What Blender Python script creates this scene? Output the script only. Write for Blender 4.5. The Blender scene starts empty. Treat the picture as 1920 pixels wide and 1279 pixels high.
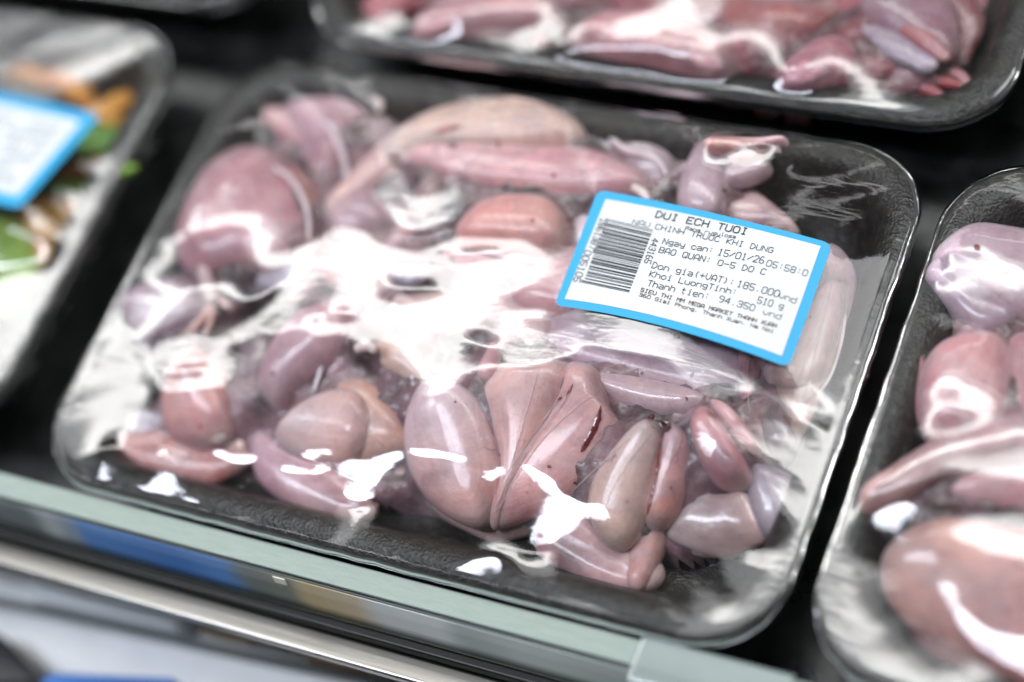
import bpy, bmesh, math, random
import numpy as np
from mathutils import Vector, Matrix, noise
from mathutils.bvhtree import BVHTree
random.seed(7)
S = bpy.context.scene
COL = S.collection
# ------------------------------------------------------------ camera
F = 3956.5
CAM = np.array([0.42723795, -0.18450345, 0.54321549])
R = np.array([[0.8892561993571761, 0.35966167507363955, -0.28260730950924456],
              [0.18006229628878603, -0.8432109416188416, -0.506530233440686],
              [-0.42047708779437637, 0.39954822915073746, -0.8145920643011876]])
cd = bpy.data.cameras.new('camera'); cam = bpy.data.objects.new('camera', cd); COL.objects.link(cam)
M = Matrix.Identity(4)
for i in range(3):
    M[i][0] = R[0][i]; M[i][1] = -R[1][i]; M[i][2] = -R[2][i]; M[i][3] = CAM[i]
cam.matrix_world = M
cd.sensor_width = 36; cd.lens = F / 1920 * 36; cd.clip_start = .01; cd.clip_end = 50
S.camera = cam
def P(px, py, z=0.0):
    """where the line of sight of a photo pixel meets the height z"""
    d = ((px - 960) / F) * R[0] + ((py - 639.5) / F) * R[1] + R[2]
    return CAM + d * ((z - CAM[2]) / d[2])
def PY(px, py, y):
    d = ((px - 960) / F) * R[0] + ((py - 639.5) / F) * R[1] + R[2]
    return CAM + d * ((y - CAM[1]) / d[1])
cd.dof.use_dof = True
cd.dof.focus_distance = float((P(1010, 790, .004) - CAM) @ R[2])
cd.dof.aperture_fstop = 2.3
cd.dof.aperture_blades = 9
# ------------------------------------------------------------ light
W = bpy.data.worlds.new('World'); S.world = W; W.use_nodes = True
W.node_tree.nodes['Background'].inputs[0].default_value = (.93, .97, 1, 1)
W.node_tree.nodes['Background'].inputs[1].default_value = .075
S.view_settings.view_transform = 'Standard'; S.view_settings.look = 'None'
S.view_settings.exposure = .25; S.view_settings.gamma = 1
def area(name, loc, sx, sy, L, color, target):
    d = bpy.data.lights.new(name, 'AREA'); d.shape = 'RECTANGLE'; d.size = sx; d.size_y = sy
    d.energy = L * math.pi * sx * sy; d.color = color
    o = bpy.data.objects.new(name, d); COL.objects.link(o); o.location = loc
    v = Vector(target) - Vector(loc)
    # x axis of the lamp stays along the aisle
    z = -v.normalized(); x = (Vector((1, 0, 0)) - z * z.x).normalized(); y = z.cross(x)
    m = Matrix((x, y, z)).transposed().to_4x4(); m.translation = loc; o.matrix_world = m
    return o
H_L, Y_L = 1.6, .78
area('ceiling_lamp', (-.9, Y_L, H_L), 5.0, .20, 10.5, (1, .985, .96), (-.7, .25, 0))
area('added_halo_light', (-.9, Y_L, H_L + .03), 5.2, .52, 2.6, (.96, .98, 1), (-.7, .25, 0))  # added unseen light, puts a grey halo round the lamp's glare
H_2, Y_2, X_2 = 1.5, -.33, -.55
area('aisle_lamp', (X_2, Y_2, H_2), 1.0, .19, 27, (.83, .87, 1), (-.3, 0, 0))
area('added_far_light', (-1.2, 2.9, 2.2), 4.0, .16, 3, (1, 1, 1), (0, 0, 0))  # added unseen tube, only for small secondary reflections in the film
area('added_back_fill', (2.0, 1.0, 1.9), 1.4, 1.4, 4.2, (.97, .98, 1), (.1, 0, 0))  # added soft fill at back right, kept out of the film's mirror direction
area('added_front_fill', (.6, -2.1, 2.0), 2.6, 1.0, .8, (.95, .98, 1), (.1, 0, 0))  # added weak fill from the front, stands for no known fitting
area('added_side_light', (2.6, .5, 1.9), .12, 1.4, 9, (.95, .97, 1), (0, 0, 0))  # second added tube, unseen, for more small reflections
S.cycles.use_denoising = True
S.cycles.max_bounces = 10; S.cycles.transparent_max_bounces = 24
S.cycles.caustics_reflective = False; S.cycles.caustics_refractive = False
S.cycles.sample_clamp_indirect = 6
# ------------------------------------------------------------ helpers
def lin(c):
    if isinstance(c, str):
        c = tuple(int(c[i:i + 2], 16) / 255 for i in (0, 2, 4))
    return tuple(((x + .055) / 1.055) ** 2.4 if x > .04045 else x / 12.92 for x in c)
def tag(o, label=None, cat=None, group=None, kind=None):
    for k, v in (('label', label), ('category', cat), ('group', group), ('kind', kind)):
        if v: o[k] = v
    return o
def settle(V, cy):
    """the pile is lower towards the front edge of its tray"""
    if cy > .15: return V
    t = np.clip((V[:, 1] - (cy - .076)) / .068, 0, 1); k = .52 + .48 * t * t * (3 - 2 * t)
    V[:, 2] = FLOOR + (V[:, 2] - FLOOR) * k
    return V
def kfall(y, cy):
    if cy > .15: return 1.0
    t = min(max((y - (cy - .076)) / .068, 0), 1); return .52 + .48 * t * t * (3 - 2 * t)
def PS(px, py, z, cy):
    w = P(px, py, z)
    for _ in range(4): w = P(px, py, FLOOR + (z - FLOOR) * kfall(w[1], cy))
    return np.array([w[0], w[1], z])
MEAT_MIX = [0]
CYS = {'main': .0875, 'right': .089, 'top': .1855 + .0875, 'left': .0925}
FLOOR = -.0236
def mesh_obj(name, verts, faces, mat=None, parent=None, smooth=True, uvs=None, color=None, tone=None):
    me = bpy.data.meshes.new(name)
    verts = np.asarray(verts, float)
    me.from_pydata(verts.tolist(), [], [tuple(map(int, f)) for f in faces])
    if smooth: me.polygons.foreach_set('use_smooth', [True] * len(me.polygons))
    if uvs is not None:
        ul = me.uv_layers.new(name='UVMap')
        li = np.empty(len(me.loops), int); me.loops.foreach_get('vertex_index', li)
        ul.data.foreach_set('uv', np.asarray(uvs, float)[li].ravel())
    if mat: me.materials.append(mat)
    o = bpy.data.objects.new(name, me); COL.objects.link(o)
    if color is not None:
        ca, cb = (color.split('>') + [None])[:2]; ca = np.array(lin(ca)); cb = np.array(lin(cb)) if cb else ca
        o.color = (*ca, 1)
        if uvs is not None:
            if MEAT_MIX[0]: mm_ = np.array(lin('D4B0AF')); ca = ca * (1 - MEAT_MIX[0]) + mm_ * MEAT_MIX[0]; cb = cb * (1 - MEAT_MIX[0]) + mm_ * MEAT_MIX[0]
            t = np.clip(np.asarray(tone if tone is not None else np.asarray(uvs)[:, 0], float), 0, 1)[:, None]; t = t * t * (3 - 2 * t)
            cc_ = (ca * (1 - t) + cb * t) * np.array([1.40, 1.27, 1.29]) + .014
            cc_ = cc_ * np.minimum(1, .80 / cc_.max(1))[:, None]
            c4 = np.concatenate([cc_, np.ones((len(t), 1))], 1)
            me.color_attributes.new('tone', 'FLOAT_COLOR', 'POINT').data.foreach_set('color', c4.ravel())
    if parent is not None:
        o.parent = parent
        o.matrix_parent_inverse = parent.matrix_basis.inverted()
    return o
def empty(name, loc):
    o = bpy.data.objects.new(name, None); COL.objects.link(o); o.location = loc
    o.empty_display_size = .01
    return o
class NT:
    def __init__(s, name):
        s.m = bpy.data.materials.new(name); s.m.use_nodes = True
        s.t = s.m.node_tree; s.b = s.t.nodes['Principled BSDF']; s.out = s.t.nodes['Material Output']
    def n(s, typ, **kw):
        nd = s.t.nodes.new(typ)
        for k, v in kw.items():
            if k.startswith('i_'):
                key = k[2:]; key = int(key) if key.isdigit() else key.replace('_', ' ')
                nd.inputs[key].default_value = v
            else: setattr(nd, k, v)
        return nd
    def l(s, a, b): s.t.links.new(a, b)
    def mix(s, fac, a, b, mode='MIX'):
        m = s.n('ShaderNodeMix', data_type='RGBA', blend_type=mode)
        for sock, v in ((m.inputs[0], fac), (m.inputs[6], a), (m.inputs[7], b)):
            if hasattr(v, 'is_output'): s.l(v, sock)
            else: sock.default_value = v if isinstance(v, (int, float)) else (*v, 1) if len(v) == 3 else v
        return m.outputs[2]
    def math(s, op, a, b=0, c=None, clamp=False):
        m = s.n('ShaderNodeMath', operation=op, use_clamp=clamp)
        for i, v in enumerate((a, b) if c is None else (a, b, c)):
            if hasattr(v, 'is_output'): s.l(v, m.inputs[i])
            else: m.inputs[i].default_value = v
        return m.outputs[0]
    def ramp(s, fac, a, b):
        m = s.n('ShaderNodeMapRange'); m.inputs[1].default_value = a; m.inputs[2].default_value = b
        s.l(fac, m.inputs[0]); return m.outputs[0]
    def noise(s, vec, scale, detail=3, rough=.5, dist=0):
        nd = s.n('ShaderNodeTexNoise'); nd.inputs['Scale'].default_value = scale
        nd.inputs['Detail'].default_value = detail; nd.inputs['Roughness'].default_value = rough
        nd.inputs['Distortion'].default_value = dist
        if vec is not None: s.l(vec, nd.inputs['Vector'])
        return nd.outputs[0]
    def bump(s, h, strength, dist, target=None, prev=None):
        b = s.n('ShaderNodeBump'); b.inputs['Strength'].default_value = strength
        b.inputs['Distance'].default_value = dist; s.l(h, b.inputs['Height'])
        if prev is not None: s.l(prev, b.inputs['Normal'])
        s.l(b.outputs[0], target if target is not None else s.b.inputs['Normal'])
        return b.outputs[0]
    def set(s, **kw):
        for k, v in kw.items(): s.b.inputs[k.replace('_', ' ')].default_value = v
def simple(name, col, rough=.5, metal=0, bump=0, bscale=400, var=.15, coat=0, trans=0, spec=.5):
    m = NT(name); c = lin(col)
    tc = m.n('ShaderNodeTexCoord').outputs['Object']
    nz = m.noise(tc, bscale * .13, 4)
    m.l(m.mix(nz, tuple(x * (1 - var) for x in c), tuple(min(1, x * (1 + var)) for x in c)), m.b.inputs['Base Color'])
    m.set(Roughness=rough, Metallic=metal, Coat_Weight=coat, Transmission_Weight=trans)
    m.b.inputs['Specular IOR Level'].default_value = spec
    if bump: m.bump(m.noise(tc, bscale, 3), bump, .0006)
    return m.m
# ------------------------------------------------------------ materials
def flesh(name, sss=.35, coat=.4, rough=.38, fibre=1.0, alpha=1.0, end_pale=.55):
    m = NT(name)
    tc = m.n('ShaderNodeTexCoord'); oi = m.n('ShaderNodeObjectInfo')
    off = m.n('ShaderNodeVectorMath', operation='ADD')
    m.l(tc.outputs['Object'], off.inputs[0])
    rv = m.n('ShaderNodeCombineXYZ'); m.l(oi.outputs['Random'], rv.inputs[0]); m.l(oi.outputs['Random'], rv.inputs[2])
    m.l(rv.outputs[0], off.inputs[1]); vec = off.outputs[0]
    uv = m.n('ShaderNodeUVMap', uv_map='UVMap').outputs[0]
    sep = m.n('ShaderNodeSeparateXYZ'); m.l(uv, sep.inputs[0])
    base = m.n('ShaderNodeAttribute', attribute_name='tone').outputs['Color']
    # slow patches: paler fascia, deeper purple
    big = m.noise(vec, 42, 5, .6, .8)
    c = m.mix(m.math('MULTIPLY', m.ramp(big, .50, .72), .4), base, lin('DCCBCB'))
    dk = m.mix(.6, base, lin('7E5A68'))
    c = m.mix(m.math('MULTIPLY', m.ramp(big, .47, .32), .6), c, dk)
    # fine marbling
    fine = m.noise(vec, 330, 5, .6, .4)
    c = m.mix(m.math('MULTIPLY', m.ramp(fine, .5, .75), .22), c, lin('E6D6D2'))
    # fibres running along the muscle
    fc = m.n('ShaderNodeCombineXYZ')
    m.l(m.math('MULTIPLY', sep.outputs[0], 2.2), fc.inputs[0]); m.l(m.math('MULTIPLY', sep.outputs[1], 75), fc.inputs[1])
    m.l(m.math('MULTIPLY', oi.outputs['Random'], 40), fc.inputs[2])
    fib = m.noise(fc.outputs[0], 1, 3, .5)
    c = m.mix(m.math('MULTIPLY', m.ramp(fib, .48, .8), .26 * fibre), c, lin('E9DAD4'))
    # pale tendon ends
    e = m.math('ABSOLUTE', m.math('SUBTRACT', sep.outputs[0], .5))
    e = m.math('MULTIPLY', m.ramp(e, .36, .5), end_pale)
    c = m.mix(e, c, lin('C9BCB8'))
    # thin dark vessels
    vo = m.n('ShaderNodeTexVoronoi', feature='DISTANCE_TO_EDGE'); vo.inputs['Scale'].default_value = 42
    wn = m.n('ShaderNodeTexNoise'); wn.inputs['Scale'].default_value = 90; m.l(vec, wn.inputs['Vector'])
    mixv = m.n('ShaderNodeVectorMath', operation='MULTIPLY_ADD'); m.l(wn.outputs[1], mixv.inputs[0])
    mixv.inputs[1].default_value = (.02, .02, .02); m.l(vec, mixv.inputs[2]); m.l(mixv.outputs[0], vo.inputs['Vector'])
    line = m.ramp(vo.outputs[0], .022, .004)
    gate = m.ramp(m.noise(vec, 38, 2), .60, .68)
    c = m.mix(m.math('MULTIPLY', m.math('MULTIPLY', line, gate), .55), c, lin('6B2E35'))
    # small blood spots
    sp = m.noise(vec, 260, 2, .4)
    g2 = m.ramp(m.noise(vec, 30, 1), .55, .65)
    c = m.mix(m.math('MULTIPLY', m.math('MULTIPLY', m.ramp(sp, .70, .76), g2), .4), c, lin('7E1F26'))
    # thin outer membrane looks bluish grey where it is seen edge on
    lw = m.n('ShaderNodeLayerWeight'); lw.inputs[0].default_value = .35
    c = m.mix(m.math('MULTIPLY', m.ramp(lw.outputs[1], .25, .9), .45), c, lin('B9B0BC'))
    m.l(c, m.b.inputs['Base Color'])
    m.set(Roughness=rough, Subsurface_Weight=sss, Subsurface_Scale=.004, Coat_Weight=coat, Coat_Roughness=.12, Alpha=alpha)
    m.b.inputs['Subsurface Radius'].default_value = (1, .42, .30)
    m.b.inputs['Specular IOR Level'].default_value = .5
    b1 = m.bump(fib, .2 * fibre, .0006)
    b2 = m.bump(fine, .35, .0005, prev=b1)
    m.bump(m.noise(vec, 130, 3), .45, .0012, prev=b2)
    return m.m
FLESH = flesh('flesh', sss=.55)
DARKM = flesh('dark_tissue', sss=.2, coat=.25, rough=.42, fibre=.3, end_pale=0)
SKIN = flesh('skin_membrane', sss=.3, coat=.6, rough=.3, fibre=.5, end_pale=.25)
BONE = flesh('tendon_bone', sss=.3, coat=.9, rough=.25, fibre=.3, end_pale=.6)
def veil_mat():
    m = NT('wet_fascia'); tc = m.n('ShaderNodeTexCoord').outputs['Object']; oi = m.n('ShaderNodeObjectInfo')
    off = m.n('ShaderNodeVectorMath', operation='ADD'); m.l(tc, off.inputs[0]); m.l(oi.outputs['Random'], off.inputs[1]); v = off.outputs[0]
    n = m.noise(v, 70, 4, .6, 1.2); f = m.noise(v, 260, 5, .65, 1.5); r = m.noise(v, 34, 3, .5, .5)
    c = m.mix(m.ramp(f, .42, .66), lin('B0A6B0'), lin('EAE2E2')); c = m.mix(m.math('MULTIPLY', m.ramp(r, .56, .66), .6), c, lin('8E4A50'))
    m.l(c, m.b.inputs['Base Color'])
    at = m.n('ShaderNodeAttribute', attribute_name='fade').outputs['Fac']
    a = m.math('MULTIPLY_ADD', m.ramp(n, .42, .70), .26, .03); a = m.math('ADD', a, m.math('MULTIPLY', m.ramp(f, .58, .72), .22))
    m.l(m.math('MULTIPLY', a, at, clamp=True), m.b.inputs['Alpha'])
    m.set(Roughness=.22, Coat_Weight=.8, Coat_Roughness=.08)
    b = m.bump(f, .5, .0007); m.bump(n, .5, .0015, prev=b)
    return m.m
VEIL = veil_mat()
def blood_mat():
    m = NT('blood'); tc = m.n('ShaderNodeTexCoord').outputs['Object']
    oi = m.n('ShaderNodeObjectInfo').outputs['Color']
    n = m.noise(tc, 500, 3)
    m.l(m.mix(m.ramp(n, .3, .7), oi, lin('5A1318')), m.b.inputs['Base Color'])
    m.set(Roughness=.3, Coat_Weight=.6)
    a = m.ramp(m.noise(tc, 600, 2), .22, .40); m.l(a, m.b.inputs['Alpha'])
    return m.m
BLOOD = blood_mat()
def line_mat():
    m = NT('fascia_line'); oi = m.n('ShaderNodeObjectInfo').outputs['Color']
    m.l(oi, m.b.inputs['Base Color']); m.set(Roughness=.35, Alpha=.42)
    return m.m
LINE = line_mat()
def foam_mat():
    m = NT('black_foam'); tc = m.n('ShaderNodeTexCoord').outputs['Object']
    vo = m.n('ShaderNodeTexVoronoi', feature='F1'); vo.inputs['Scale'].default_value = 1000; m.l(tc, vo.inputs['Vector'])
    n = m.noise(tc, 300, 5, .65)
    big = m.noise(tc, 25, 3)
    c = m.mix(m.ramp(n, .45, .8), (.013, .013, .012), (.075, .073, .066))
    c = m.mix(m.math('MULTIPLY', m.ramp(big, .5, .75), .4), c, (.06, .052, .04))
    m.l(c, m.b.inputs['Base Color'])
    m.set(Roughness=.42); m.b.inputs['Specular IOR Level'].default_value = .6
    b = m.bump(vo.outputs[0], .5, .0006); m.bump(n, .45, .0008, prev=b)
    return m.m
FOAM = foam_mat()
def film_mat(name='cling_film', gain=1.25):
    """thin clear film: two air/plastic faces reflect, everything else passes straight through"""
    m = NT(name); t = m.t; t.nodes.remove(m.b)
    tr = m.n('ShaderNodeBsdfTransparent'); tr.inputs[0].default_value = (.985, .988, .985, 1)
    fr = m.n('ShaderNodeFresnel'); fr.inputs[0].default_value = 1.5
    fac = m.math('MULTIPLY', fr.outputs[0], gain, clamp=True)
    tc = m.n('ShaderNodeTexCoord').outputs['Object']
    b = m.n('ShaderNodeBump'); b.inputs['Strength'].default_value = .14; b.inputs['Distance'].default_value = .0005
    n1 = m.noise(tc, 85, 2, .4); m.l(n1, b.inputs['Height'])
    b2 = m.n('ShaderNodeBump'); b2.inputs['Strength'].default_value = .10; b2.inputs['Distance'].default_value = .0002
    n2 = m.noise(tc, 520, 3, .5); m.l(n2, b2.inputs['Height']); m.l(b.outputs[0], b2.inputs['Normal'])
    mp = m.n('ShaderNodeMapping'); mp.inputs['Rotation'].default_value = (0, 0, .35); mp.inputs['Scale'].default_value = (14, 260, 14); m.l(tc, mp.inputs[0])
    dd = m.n('ShaderNodeVectorMath', operation='ADD'); wn = m.n('ShaderNodeTexNoise'); wn.inputs['Scale'].default_value = 20; m.l(tc, wn.inputs['Vector'])
    sc_ = m.n('ShaderNodeVectorMath', operation='SCALE'); m.l(wn.outputs[1], sc_.inputs[0]); sc_.inputs['Scale'].default_value = 4
    m.l(mp.outputs[0], dd.inputs[0]); m.l(sc_.outputs[0], dd.inputs[1])
    cr = m.ramp(m.noise(dd.outputs[0], 1, 2, .5), .55, .8)
    b3 = m.n('ShaderNodeBump'); b3.inputs['Strength'].default_value = .07; b3.inputs['Distance'].default_value = .0003
    m.l(cr, b3.inputs['Height']); m.l(b2.outputs[0], b3.inputs['Normal']); b2 = b3
    g = []
    for r in (.045, .15):
        gl = m.n('ShaderNodeBsdfGlossy'); gl.inputs['Roughness'].default_value = r
        gl.inputs[0].default_value = (1, 1, 1, 1); m.l(b2.outputs[0], gl.inputs['Normal']); g.append(gl)
    gm = m.n('ShaderNodeMixShader'); gm.inputs[0].default_value = .20; m.l(g[0].outputs[0], gm.inputs[1]); m.l(g[1].outputs[0], gm.inputs[2])
    mx = m.n('ShaderNodeMixShader'); m.l(fac, mx.inputs[0]); m.l(tr.outputs[0], mx.inputs[1]); m.l(gm.outputs[0], mx.inputs[2])
    m.l(mx.outputs[0], m.out.inputs[0])
    return m.m
FILM = film_mat()
# ------------------------------------------------------------ rounded rectangle helpers
def rrect(w, d, r, n=16, side=24):
    """closed outline, counter clockwise, w x d centred on 0, corner radius r"""
    pts = []
    cs = [(w / 2 - r, -d / 2 + r, -90), (w / 2 - r, d / 2 - r, 0), (-w / 2 + r, d / 2 - r, 90), (-w / 2 + r, -d / 2 + r, 180)]
    for k, (cx, cy, a0) in enumerate(cs):
        arc = [(cx + r * math.cos(math.radians(a0 + 90 * i / n)), cy + r * math.sin(math.radians(a0 + 90 * i / n))) for i in range(n + 1)]
        pts += arc
        nx = cs[(k + 1) % 4]; e = (nx[0] + r * math.cos(math.radians(nx[2])), nx[1] + r * math.sin(math.radians(nx[2])))
        s0 = arc[-1]
        pts += [(s0[0] + (e[0] - s0[0]) * j / side, s0[1] + (e[1] - s0[1]) * j / side) for j in range(1, side)]
    return np.array(pts)
def sd_rrect(x, y, w, d, r):
    qx = np.abs(x) - (w / 2 - r); qy = np.abs(y) - (d / 2 - r)
    return np.hypot(np.maximum(qx, 0), np.maximum(qy, 0)) + np.minimum(np.maximum(qx, qy), 0) - r
TW, TD, TR_ = .26, .175, .027
def tray(name, label, cx, cy, group='black foam trays', dz=0):
    prof = [(.016, -.0300), (.010, -.018), (.0045, -.0085), (.0012, -.0066), (0, -.0045), (.0005, -.0018), (.0022, -.0003), (.0042, .0003), (.0066, .0003), (.0088, -.0003),
            (.0108, -.0018), (.0124, -.0045), (.0145, -.0095), (.0172, -.0155), (.0205, -.0205), (.0260, -.0232), (.0335, -.0240), (.055, -.0242), (.085, -.0242)]
    V = []; Fc = []; n = 0
    for k, (ins, z) in enumerate(prof):
        r = max(.012, TR_ - ins * .55) if ins < .05 else .002
        o = rrect(TW - 2 * ins, TD - 2 * ins, min(r, (TD - 2 * ins) / 2 - 1e-4))
        n = len(o)
        for (x, y) in o:
            j = .00035 * noise.noise(Vector((x * 60 + cx * 50, y * 60, z * 200 + cy * 30)))
            V.append((cx + x * (1 + j / .1), cy + y * (1 + j / .1), z + dz + (j * 1.5 if 0 < k < 18 else 0)))
    for k in range(len(prof) - 1):
        for i in range(n):
            a = k * n + i; b = k * n + (i + 1) % n
            Fc.append((a, b, b + n, a + n))
    V.append((cx, cy, -.0242 + dz)); c = len(V) - 1; k = len(prof) - 1
    for i in range(n): Fc.append((k * n + i, k * n + (i + 1) % n, c))
    root = empty(name, (cx, cy, -.030 + dz)); tag(root, label, 'foam tray', group)
    # shell (outer wall and rolled rim) and inside well are one moulding
    mesh_obj('tray_shell', V, Fc, FOAM, root)
    return root
# ------------------------------------------------------------ lofted organic lobes
GRAIN = []
def pr0(a, z):
    u, v = project(np.array(a[0]), np.array(a[1]), np.array(z)); return float(u), float(v)
LEGS = []
def fascia(root, cell=.0011, rad=4):
    """thin wet skin that bridges the creases between the muscles of one piece"""
    V = []; Fc = []; n = 0
    for ch in root.children:
        if ch.name.startswith(('toe', 'bone', 'joint', 'tip', 'knuckle', 'blood', 'fascia')): continue
        vs = [tuple(v.co) for v in ch.data.vertices]; V += vs; Fc += [tuple(i + n for i in p.vertices) for p in ch.data.polygons]; n += len(vs)
    if not V: return
    A = np.array(V); x0, y0 = A[:, :2].min(0) - .006; x1, y1 = A[:, :2].max(0) + .006
    X = np.arange(x0, x1, cell); Y = np.arange(y0, y1, cell); bv = BVHTree.FromPolygons(V, Fc); H = np.full((len(X), len(Y)), -1.0)
    for i, x in enumerate(X):
        for j, y in enumerate(Y):
            h = bv.ray_cast(Vector((x, y, .2)), Vector((0, 0, -1)))
            if h[0] is not None: H[i, j] = h[0].z
    hit = H > -1; base = H[hit].min() if hit.any() else 0
    D = np.where(hit, H, base - .002)
    def mm(Z, f):
        Q = np.pad(Z, 1, 'edge'); return f.reduce([Q[1:-1, 1:-1], Q[2:, 1:-1], Q[:-2, 1:-1], Q[1:-1, 2:], Q[1:-1, :-2]])
    C2 = D.copy(); M2 = hit.astype(float)
    for _ in range(rad): C2 = mm(C2, np.maximum); M2 = mm(M2, np.maximum)
    for _ in range(rad): C2 = mm(C2, np.minimum); M2 = mm(M2, np.minimum)
    C2 = np.maximum(blur(C2, 4), D) + .0003
    ok = M2 > .5
    fade = np.clip((blur(ok.astype(float), 10) - .55) / .4, 0, 1)
    idx = {}; V = []; at = []; Fc = []
    for i in range(len(X)):
        for j in range(len(Y)):
            if ok[i, j]: idx[i, j] = len(V); V.append((X[i], Y[j], C2[i, j])); at.append(fade[i, j])
    for (i, j) in idx:
        if (i + 1, j) in idx and (i, j + 1) in idx and (i + 1, j + 1) in idx: Fc.append((idx[i, j], idx[i + 1, j], idx[i + 1, j + 1], idx[i, j + 1]))
    if len(Fc) < 20: return
    o = mesh_obj('fascia', V, Fc, VEIL, root)
    o.data.attributes.new('fade', 'FLOAT', 'POINT').data.foreach_set('value', at)
SOLIDS = {}          # tray key -> list of (verts, faces) for the film to rest on
def catmull(pts, n):
    p = np.array(pts, float)
    if len(p) == 2: p = np.vstack([p[0], (p[0] + p[1]) / 2, p[1]])
    q = np.vstack([2 * p[0] - p[1], p, 2 * p[-1] - p[-2]])
    seg = len(p) - 1; out = []
    for k in range(n):
        s = k / (n - 1) * seg; i = min(int(s), seg - 1); t = s - i
        a, b, c, d = q[i:i + 4]
        out.append(.5 * ((2 * b) + (-a + c) * t + (2 * a - 5 * b + 4 * c - d) * t * t + (-a + 3 * b - 3 * c + d) * t ** 3))
    return np.array(out)
FLOOR = -.0236
def lobe(key, name, pts, col, mat=None, parent=None, lift=0., flat=.8, amp=.6, nu=22, nv=20, solid=True, z=None, seed=None, freq=1.0):
    """pts: (px, py, radius px) along the spine; lift in mm above the tray floor"""
    seed = random.random() * 100 if seed is None else seed
    ctr = []
    for q in pts:
        px, py, r = q[:3]; l = (q[3] if len(q) > 3 else lift) / 1000
        rm = r / F * .66 * 1.02
        zz = (FLOOR + rm * flat + l) if z is None else z + l
        w = PS(px, py, zz, CYS[key])
        rm = r / F * float((w - CAM) @ R[2])
        ctr.append((*w, rm))
    sp = catmull(ctr, nu); sp[:, 3] = np.maximum(sp[:, 3], .0003)
    # round caps
    def cap(i0, i1):
        d = sp[i0, :3] - sp[i1, :3]; d /= np.linalg.norm(d) + 1e-9; r = sp[i0, 3]; o = []
        for a in (25, 48, 68, 82):
            a = math.radians(a); o.append((*(sp[i0, :3] + d * r * .95 * math.sin(a)), r * math.cos(a)))
        return o
    A = cap(0, 1)[::-1]; B = cap(-1, -2)
    rings = np.array(A + sp.tolist() + B)
    L = len(rings); V = []; UV = []
    acc = np.concatenate([[0], np.cumsum(np.linalg.norm(np.diff(rings[:, :3], axis=0), axis=1))]); acc /= acc[-1]
    tang = np.gradient(rings[:, :3], axis=0)
    fr = 1.0
    for k in range(L):
        t = tang[k] / (np.linalg.norm(tang[k]) + 1e-12)
        side = np.cross([0, 0, 1.0], t); sn = np.linalg.norm(side)
        side = side / sn if sn > 1e-4 else np.array([1., 0, 0])
        up = np.cross(t, side)
        c, r = rings[k, :3], rings[k, 3]
        for j in range(nv):
            a = 2 * math.pi * j / nv
            d = side * math.cos(a) + up * math.sin(a) * flat
            p = c + d * r
            q = Vector(p * 70 * freq) + Vector((seed, seed * .7, 0)); q2 = q * 2.9
            dn = noise.noise(q) * .16 + noise.noise(q2) * .05
            p = p + d * min(r, .014) * dn * amp * 1.6
            V.append(p); UV.append((acc[k], j / nv))
    Fc = []
    for k in range(L - 1):
        for j in range(nv):
            a = k * nv + j; b = k * nv + (j + 1) % nv
            Fc.append((a, b, b + nv, a + nv))
    V.append(rings[0, :3]); UV.append((0, .5)); V.append(rings[-1, :3]); UV.append((1, .5))
    n0 = len(V) - 2
    for j in range(nv):
        Fc.append((n0, (j + 1) % nv, j)); Fc.append((n0 + 1, (L - 1) * nv + j, (L - 1) * nv + (j + 1) % nv))
    V = settle(np.array(V), CYS[key])
    o = mesh_obj(name, V, Fc, mat or FLESH, parent, True, UV, col)
    if solid: SOLIDS.setdefault(key, []).append((V, Fc))
    return o
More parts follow.
